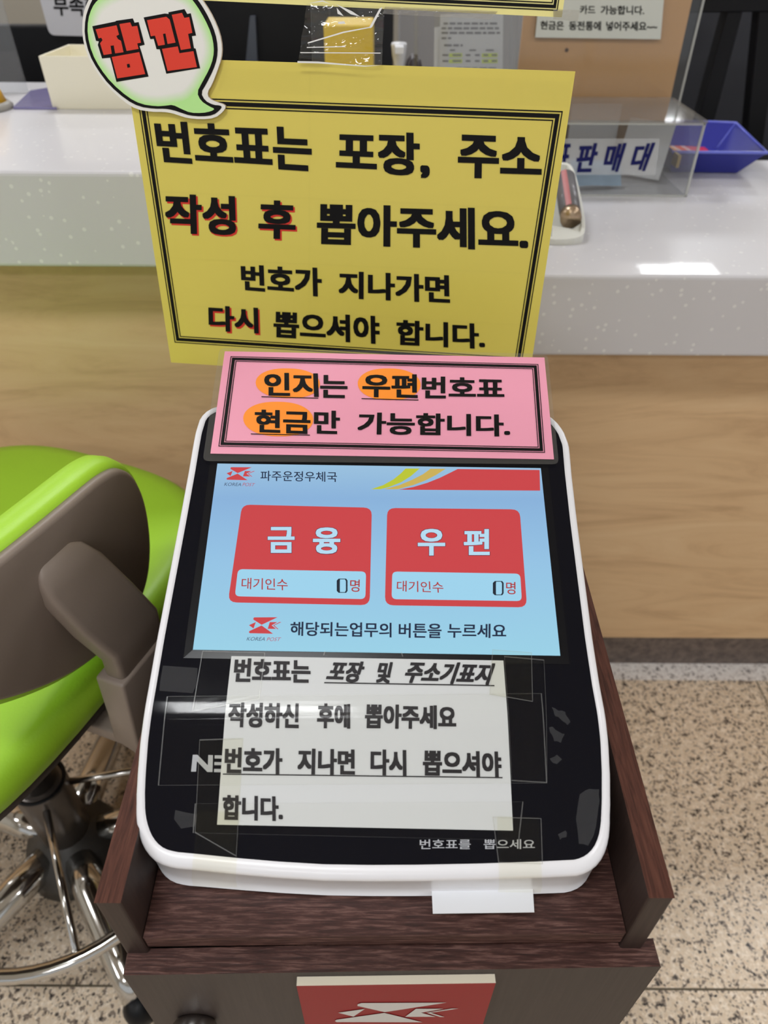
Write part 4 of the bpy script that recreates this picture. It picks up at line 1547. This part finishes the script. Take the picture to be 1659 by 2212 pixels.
sheet_thing('plain white sheet peeking out behind the printed sheet with lime marks', [(500, 215), (560, 205), (560, 900), (490, 900)], -0.003, None)
sheet_thing('printed white sheet with lime highlighted figures in the clear holder', [(545, 110), (1035, 105), (1028, 900), (528, 900)], 0.0, rows)
k = MB()
hc = uvs(SH, zG, [(500, -60), (1110, -60), (1100, 905), (490, 905)])
k.prism(SH, ccw(hc), 0.0015, 0.0035, 0)
for x0, x1 in ((1095, 1150), (345, 372)):
    k.prism(SH, ccw(uvs(SH, zG, [(x0, -60), (x1, -60), (x1 - 8, 1000), (x0 - 8, 1000)])), -0.02, 0.0035, 0)
tag(k.build('sheet_holder', M_acryl), 'clear acrylic holder in front of the printed sheets', 'holder')

# cork-brown board with clear acrylic panel
CB_T = 1.164
BD = Plane((0.4, 1.63, 1.3), (1, 0, 0), (0, 0, 1))
M_board = bumpy(mat('tan_board', rgb(226, 174, 118), 0.5), 100, 0.03)
board = thing('tan_board', 'tan board with rounded corners standing behind the clear coin box', 'board', BD.P(*BD.uv(1280, 215)))
k = MB()
b0, b1 = BD.uv(1112, 214), BD.uv(1452, 216)
k.prism(BD, fillet([(b0[0], Z_RIGHT - 1.3), (b1[0] - 0.004, Z_RIGHT - 1.3), (b1[0] - 0.004, CB_T - 1.3), (b1[0] - 0.012, 0.42), (b0[0], 0.42)], [0, 0, 0, 0.03, 0]), -0.006, 0.0)
k.build('panel', M_board, board)
for px in ((1224, 108),):
    c = BD.uv(*px)
    k = MB()
    k.prism(BD, [(c[0] + 0.0035 * math.cos(t), c[1] + 0.0035 * math.sin(t)) for t in np.linspace(0, 2 * math.pi, 16, endpoint=False)], 0, 0.0015)
    k.build('screw_head', mat('screw_dark', rgb(90, 66, 50), 0.4), board)
k = MB()
e0, e1 = BD.uv(1467, 217), BD.uv(1490, 0)
k.prism(BD, [(b0[0] - 0.012, Z_RIGHT - 1.3), (e0[0], Z_RIGHT - 1.3), (e0[0], e0[1]), (e0[0], 0.42), (b0[0] - 0.012, 0.42)], 0.001, 0.004)
k.prism(BD, [(e0[0] - 0.003, Z_RIGHT - 1.3), (e0[0] + 0.001, Z_RIGHT - 1.3), (e0[0] + 0.001, 0.42), (e0[0] - 0.003, 0.42)], 0.0045, 0.0065, 1)
tag(k.build('acrylic_sheet', [M_acryl, M_acryl_edge], board), 'clear acrylic sheet over the board')
zD = zoom(1150, 0, 0.30682)
NB = Plane(BD.P(0, 0, 0.010), BD.x, BD.y)
nb = thing('white_notice_board', 'white framed notice with black lettering mounted on the tan board', 'notice', NB.P(*NB.uv(1290, 83)))
k = MB()
nbc = [NB.uv(*p) for p in ((1176, -120), (1444, -118), (1427, 85), (1156, 81))]
k.prism(NB, ccw(nbc), -0.005, 0, 0, 1)
k.build('plate', [mat('notice_white', rgb(218, 220, 212), 0.4, coat=0.3), mat('notice_edge', rgb(92, 92, 90), 0.4)], nb)
k = MB()
for s, q in (('현금은', [(58, 146), (222, 148), (220, 212), (54, 206)]), ('동전통에', [(258, 148), (484, 150), (482, 216), (256, 212)]), ('넣어주세요~~', [(520, 150), (880, 152), (878, 218), (518, 216)]),
             ('카드', [(336, 36), (444, 38), (442, 100), (334, 98)]), ('가능합니다.', [(482, 38), (788, 40), (786, 104), (480, 102)])):
    text(k, NB, zD, s, q, 0.026, 0.0005)
k.build('lettering', M_black_ink, nb)

# clear coin box
zH = zoom(1160, 200, 0.30078)
cx0, cx1, cy0, cy1, cz0, cz1 = 0.235, 0.566, 1.412, 1.612, Z_RIGHT, CB_T
box = thing('coin_box', 'clear acrylic coin box with navy lettering on the lower worktop', 'box', ((cx0 + cx1) / 2, 1.51, Z_RIGHT))
T_ = 0.004
k = MB()
k.box((cx0, cy0, cz0), (cx1, cy0 + T_, cz1))
k.box((cx0, cy1 - T_, cz0), (cx1, cy1, cz1))
k.box((cx0, cy0 + T_, cz0), (cx0 + T_, cy1 - T_, cz1))
k.box((cx1 - T_, cy0 + T_, cz0), (cx1, cy1 - T_, cz1))
k.box((cx0 + T_, cy0 + T_, cz0), (cx1 - T_, cy1 - T_, cz0 + T_))
k.build('walls', M_acryl, box)
k = MB()
k.box((cx0 - 0.003, cy0 - 0.003, cz1), (cx1 + 0.003, cy1 + 0.003, cz1 + 0.004))
tag(k.build('lid', clear('lid_acrylic', (0.93, 0.93, 0.93, 1), 0.25, 0.05, 0.10), box), 'clear lid reflecting the ceiling')
k = MB()
for lo, hi in (((cx1 - 0.003, cy0 - 0.0012, cz0), (cx1 + 0.0012, cy0 + 0.003, cz1)), ((cx0, cy0 - 0.0012, cz1 - 0.004), (cx1, cy0, cz1)), ((cx1, cy0, cz1 - 0.004), (cx1 + 0.0012, cy1, cz1)),
               ((cx0, cy0 - 0.0012, cz0), (cx1, cy0, cz0 + 0.0035)), ((cx1 - 0.002, cy1 - 0.004, cz0), (cx1 + 0.001, cy1, cz1))):
    k.box(lo, hi)
k.build('glued_edge', M_acryl_edge, box)
k = MB()
k.box((cx1 + 0.0005, 1.50, Z_RIGHT + 0.028), (cx1 + 0.006, 1.53, Z_RIGHT + 0.05))
tag(k.build('hasp', mat('brass_hasp', rgb(176, 150, 92), 0.35, 0.6), box), 'small brass hasp')
CBF = Plane((0.3, cy0, 1.1), (1, 0, 0), (0, 0, 1))
M_navy = mat('navy_vinyl', rgb(10, 14, 84), 0.45, spec=0.25)
k = MB()
for s, q in (('표', [(120, 368), (242, 366), (238, 530), (112, 534)]), ('판', [(290, 364), (446, 360), (420, 570), (276, 572)]), ('매', [(488, 362), (644, 360), (606, 568), (472, 570)]), ('대', [(690, 362), (850, 357), (800, 562), (664, 566)])):
    text(k, CBF, zH, s, q, 0.04, 0.0012, 0, 0.2)
k.build('lettering', M_navy, box)
k = MB()
k.flat(CBF, ccw(uvs(CBF, zH, [(-20, 330), (880, 330), (850, 590), (-20, 590)])), 0.0006)
tag(k.build('label_sheet', clear('label_backing', (0.9, 0.9, 0.92, 1), 0.02, 0.3, 0.35, fres=0.1), box), 'milky sheet behind the lettering')
# paper slips inside the box
M_slip_b = mat('slip_blue', rgb(150, 176, 200), 0.6)
M_slip_w = mat('slip_white', rgb(204, 204, 206), 0.6)
M_slip_g = mat('slip_grey', rgb(120, 116, 116), 0.6)
for (x, y, z, w, h, rz, rx, mt, lab) in (
        (0.405, 1.452, Z_RIGHT + 0.006, 0.10, 0.05, 8, 50, M_slip_b, 'pale blue paper slip leaning inside the clear coin box'),
        (0.30, 1.470, Z_RIGHT + 0.0065, 0.11, 0.06, -12, 14, M_slip_g, 'grey paper slip lying at the bottom of the coin box'),
        (0.36, 1.500, Z_RIGHT + 0.0065, 0.12, 0.05, 20, 28, M_slip_w, 'white paper slip at an angle on the coin box floor'),
        (0.50, 1.520, Z_RIGHT + 0.0065, 0.09, 0.10, -35, 70, M_slip_w, 'tall white paper standing in the right end of the coin box'),
        (0.325, 1.575, Z_RIGHT + 0.0065, 0.05, 0.115, 0, 84, M_slip_g, 'brown-grey paper standing at the back of the coin box'),
        (0.415, 1.585, Z_RIGHT + 0.0065, 0.10, 0.115, 3, 86, M_slip_w, 'white document standing at the back of the coin box')):
    R = Matrix.Rotation(math.radians(rz), 3, 'Z') @ Matrix.Rotation(math.radians(rx), 3, 'X')
    k = MB()

    def pf(a, b, R=R, x=x, y=y, z=z, w=w, h=h):
        v = R @ Vector(((a - 0.5) * w, b * h, 0.003 * math.sin(5 * a + 2 * b) + 0.003))
        return (v.x + x, v.y + y, v.z + z)
    k.grid(pf, 8, 6)
    tag(k.build('paper_slip', mt), lab, 'paper slip', 'paper slips in the coin box')

# blue coin tray
M_blue = mat('blue_plastic', rgb(44, 50, 150), 0.3, coat=0.2)
bz0, bz1 = Z_RIGHT + 0.001, Z_RIGHT + 0.046
bot = [np.array(p) for p in ((0.600, 1.592, bz0), (0.752, 1.600, bz0), (0.752, 1.665, bz0), (0.600, 1.660, bz0))]
fr, frr = at_z(1500, 329, bz1), at_z(1657, 331, bz1)
bk, bkr = at_z(1500, 258, bz1), at_z(1590, 266, bz1)
bot = [np.array([0.585, fr[1] + 0.03, bz0]), np.array([frr[0] - 0.034, frr[1] + 0.03, bz0]), np.array([bkr[0] - 0.045, bkr[1] - 0.045, bz0]), np.array([0.585, bk[1] - 0.045, bz0])]
rim = [np.array([0.570, fr[1], bz1]), frr, bkr, np.array([0.570, bk[1], bz1])]
tray = thing('coin_tray', 'blue plastic coin tray with striped card to the right of the coin box', 'tray', sum(bot) / 4)
cb_ = sum(bot) / 4
bin_ = [p + (cb_ - p) * 0.03 + np.array([0, 0, 0.003]) for p in bot]
ct = sum(rim) / 4
rin = [p + (ct - p) / np.linalg.norm(ct - p) * 0.004 for p in rim]
k = MB()
k.rings([bot, rim, rin, bin_], 0, False, True, True)
k.build('dish', M_blue, tray, 0.0015, 2)
k = MB()
k.tube([rim[0] + np.array([0, 0, 0.0005]), rim[1] + np.array([0, 0, 0.0005]), rim[2] + np.array([0, 0, 0.0005]), rim[3] + np.array([0, 0, 0.0005])], 0.0028, 8, 0, True)
for a, b in ((bin_[2], rin[2]), (bin_[1], rin[1])):
    k.tube([a + np.array([0, 0, 0.001]), b], 0.0016, 8)
tag(k.build('rim', mat('blue_rim', rgb(112, 122, 226), 0.3, coat=0.3), tray), 'lighter blue rolled rim')
TP = Plane((bot[0] + bot[1]) / 2 + np.array([0, 0, 0.0045]), bot[1] - bot[0], bot[3] - bot[0])
k = MB()
Lx, Ly = np.linalg.norm(bot[1] - bot[0]) * 0.44, np.linalg.norm(bot[3] - bot[0]) * 0.92
cols = [mat('stripe_%d' % i, rgb(*c), 0.4) for i, c in enumerate([(224, 220, 226), (232, 158, 60), (230, 214, 214), (222, 92, 60), (226, 206, 210), (206, 52, 84)])]
edges = [-1, -0.25, 0.0, 0.12, 0.38, 0.5, 1.0]
for i in range(6):
    a, b = edges[i], edges[i + 1]
    sk = 0.25 if 0 < i else 0.0
    sk2 = 0.25 if i < 5 else 0.0
    k.flat(TP, [(a * Lx + (sk * Lx if i else 0), 0.005), (b * Lx + sk2 * Lx, 0.005), (b * Lx - (sk2 * Lx if i < 5 else 0), Ly), (a * Lx - (sk * Lx if i else 0), Ly)], 0, i)
tag(k.build('striped_card', cols, tray), 'white card with orange and crimson stripes')

# battery charger in front of the coin box
M_offwhite = mat('charger_white', rgb(222, 222, 216), 0.4, coat=0.1)
CH = Plane((0.31, 1.18, Z_RIGHT + 0.018), (1, 0, 0), (0, 0.17, 0.06))
charger = thing('battery_charger', 'white battery charger with one cell standing in front of the coin box', 'charger', (0.31, 1.25, Z_RIGHT))
zI = zoom(1180, 330, 120 / 1327)
cu = uvs(CH, zI, [(-180, 2080), (880, 2060), (955, 1700), (800, 900), (690, 480), (600, 290), (480, 230), (330, 230), (150, 260), (30, 480), (-120, 1600)])
ct_ = ccw(cu)
k = MB()
c3 = [np.asarray(p) for p in chaikin(ct_, 2)]
ro = [CH.P(p[0], p[1], 0.0) for p in c3]
ri = [CH.P(p[0], p[1], 0.0) for p in inset(c3, 0.006)]
rd = [CH.P(p[0], p[1], -0.014) for p in inset(c3, 0.009)]
base = [(p[0], p[1], Z_RIGHT) for p in ro]
k.rings([base, ro, ri, rd], 0, False, True, True)
k.build('case', M_offwhite, charger)
k = MB()
pa, pb = CH.uv(*zI(330, 1630)), CH.uv(*zI(860, 1650))
k.prism(CH, ccw(uvs(CH, zI, [(150, 1700), (640, 1780), (830, 1650), (860, 1950), (140, 2030)])), -0.013, -0.003)
k.build('contact_block', M_offwhite, charger, 0.001, 1)
k = MB()
bc0, bc1 = CH.uv(*zI(580, 1640)), CH.uv(*zI(430, 640))
p0_, p1_ = CH.P(bc0[0], bc0[1], 0.004), CH.P(bc1[0], bc1[1], 0.004)
dv = p1_ - p0_
batt = thing('battery_cell', 'silver and pink cylindrical cell lying in the white charger', 'battery', p0_)
k.tube([p0_ + dv * 0.14, p0_ + dv * 0.97], 0.0172, 24)
k.build('sleeve', mat('cell_grey', rgb(120, 118, 122), 0.35, 0.3), batt)
k = MB()
k.tube([p0_, p0_ + dv * 0.14], 0.0169, 24)
tag(k.build('terminal', mat('cell_steel', rgb(190, 166, 140), 0.3, 0.9), batt), 'brassy steel end cap')
k = MB()
for th in np.linspace(1.0, 1.6, 2):
    pass
xx_ = np.array([1.0, 0, 0])
nv = np.cross(xx_, dv / np.linalg.norm(dv))
st = []
for t in (0.14, 0.97):
    st.append([p0_ + dv * t + 0.0174 * (math.cos(a) * xx_ + math.sin(a) * nv) for a in np.linspace(math.radians(95), math.radians(125), 5)])
k.add(st[0] + st[1], [(i, i + 1, i + 6, i + 5) for i in range(4)], 0, True)
tag(k.build('stripe', mat('cell_pink', rgb(180, 110, 112), 0.4), batt), 'dull pink stripe')

# ------------------------------------------------------------------ dark equipment at the right, behind the counter
k = MB()
k.box((0.60, 2.22, 0), (1.5, 2.30, 1.28))
tag(k.build('slate_partition', mat('partition_slate', rgb(48, 50, 58), 0.5), None, 0.004, 1), 'dark slate office partition behind the black rack at right', 'partition')
rack = thing('black_rack', 'black slanted equipment rack standing on the desk behind the blue tray', 'rack', (0.8, 1.9, DESK_Z))


def slant(px, Y, depth, nm='upright'):
    k = MB()
    pts = [at_y(*p, Y) for p in px]
    k.add([(p[0], Y + dy, p[2]) for dy in (0, depth) for p in pts], [(0, 1, 2, 3), (7, 6, 5, 4)] + [(i, 4 + i, 4 + (i + 1) % 4, (i + 1) % 4) for i in range(4)])
    k.build(nm, M_dark, rack, 0.002, 1)


def ext(a, b, t):
    return (a[0] + (b[0] - a[0]) * t, a[1] + (b[1] - a[1]) * t)


def to_desk(a, b, Y=1.90):
    """where the line a-b on the upright plane Y reaches the desk top"""
    lo, hi = 0.0, 6.0
    for _ in range(40):
        md = (lo + hi) / 2
        if at_y(*ext(a, b, md), Y)[2] > DESK_Z + 0.001:
            lo = md
        else:
            hi = md
    return ext(a, b, lo)


for t0, t1, b0_, b1_ in (((1572, 20), (1606, 20), (1509, 254), (1545, 254)), ((1640, 20), (1690, 20), (1612, 305), (1650, 305))):
    slant([to_desk(t0, b0_), to_desk(t1, b1_), t1, t0], 1.90, 0.04)
slant([(1480, 28), (1760, 24), (1760, -22), (1480, -22)], 1.895, 0.05, 'top_rail')
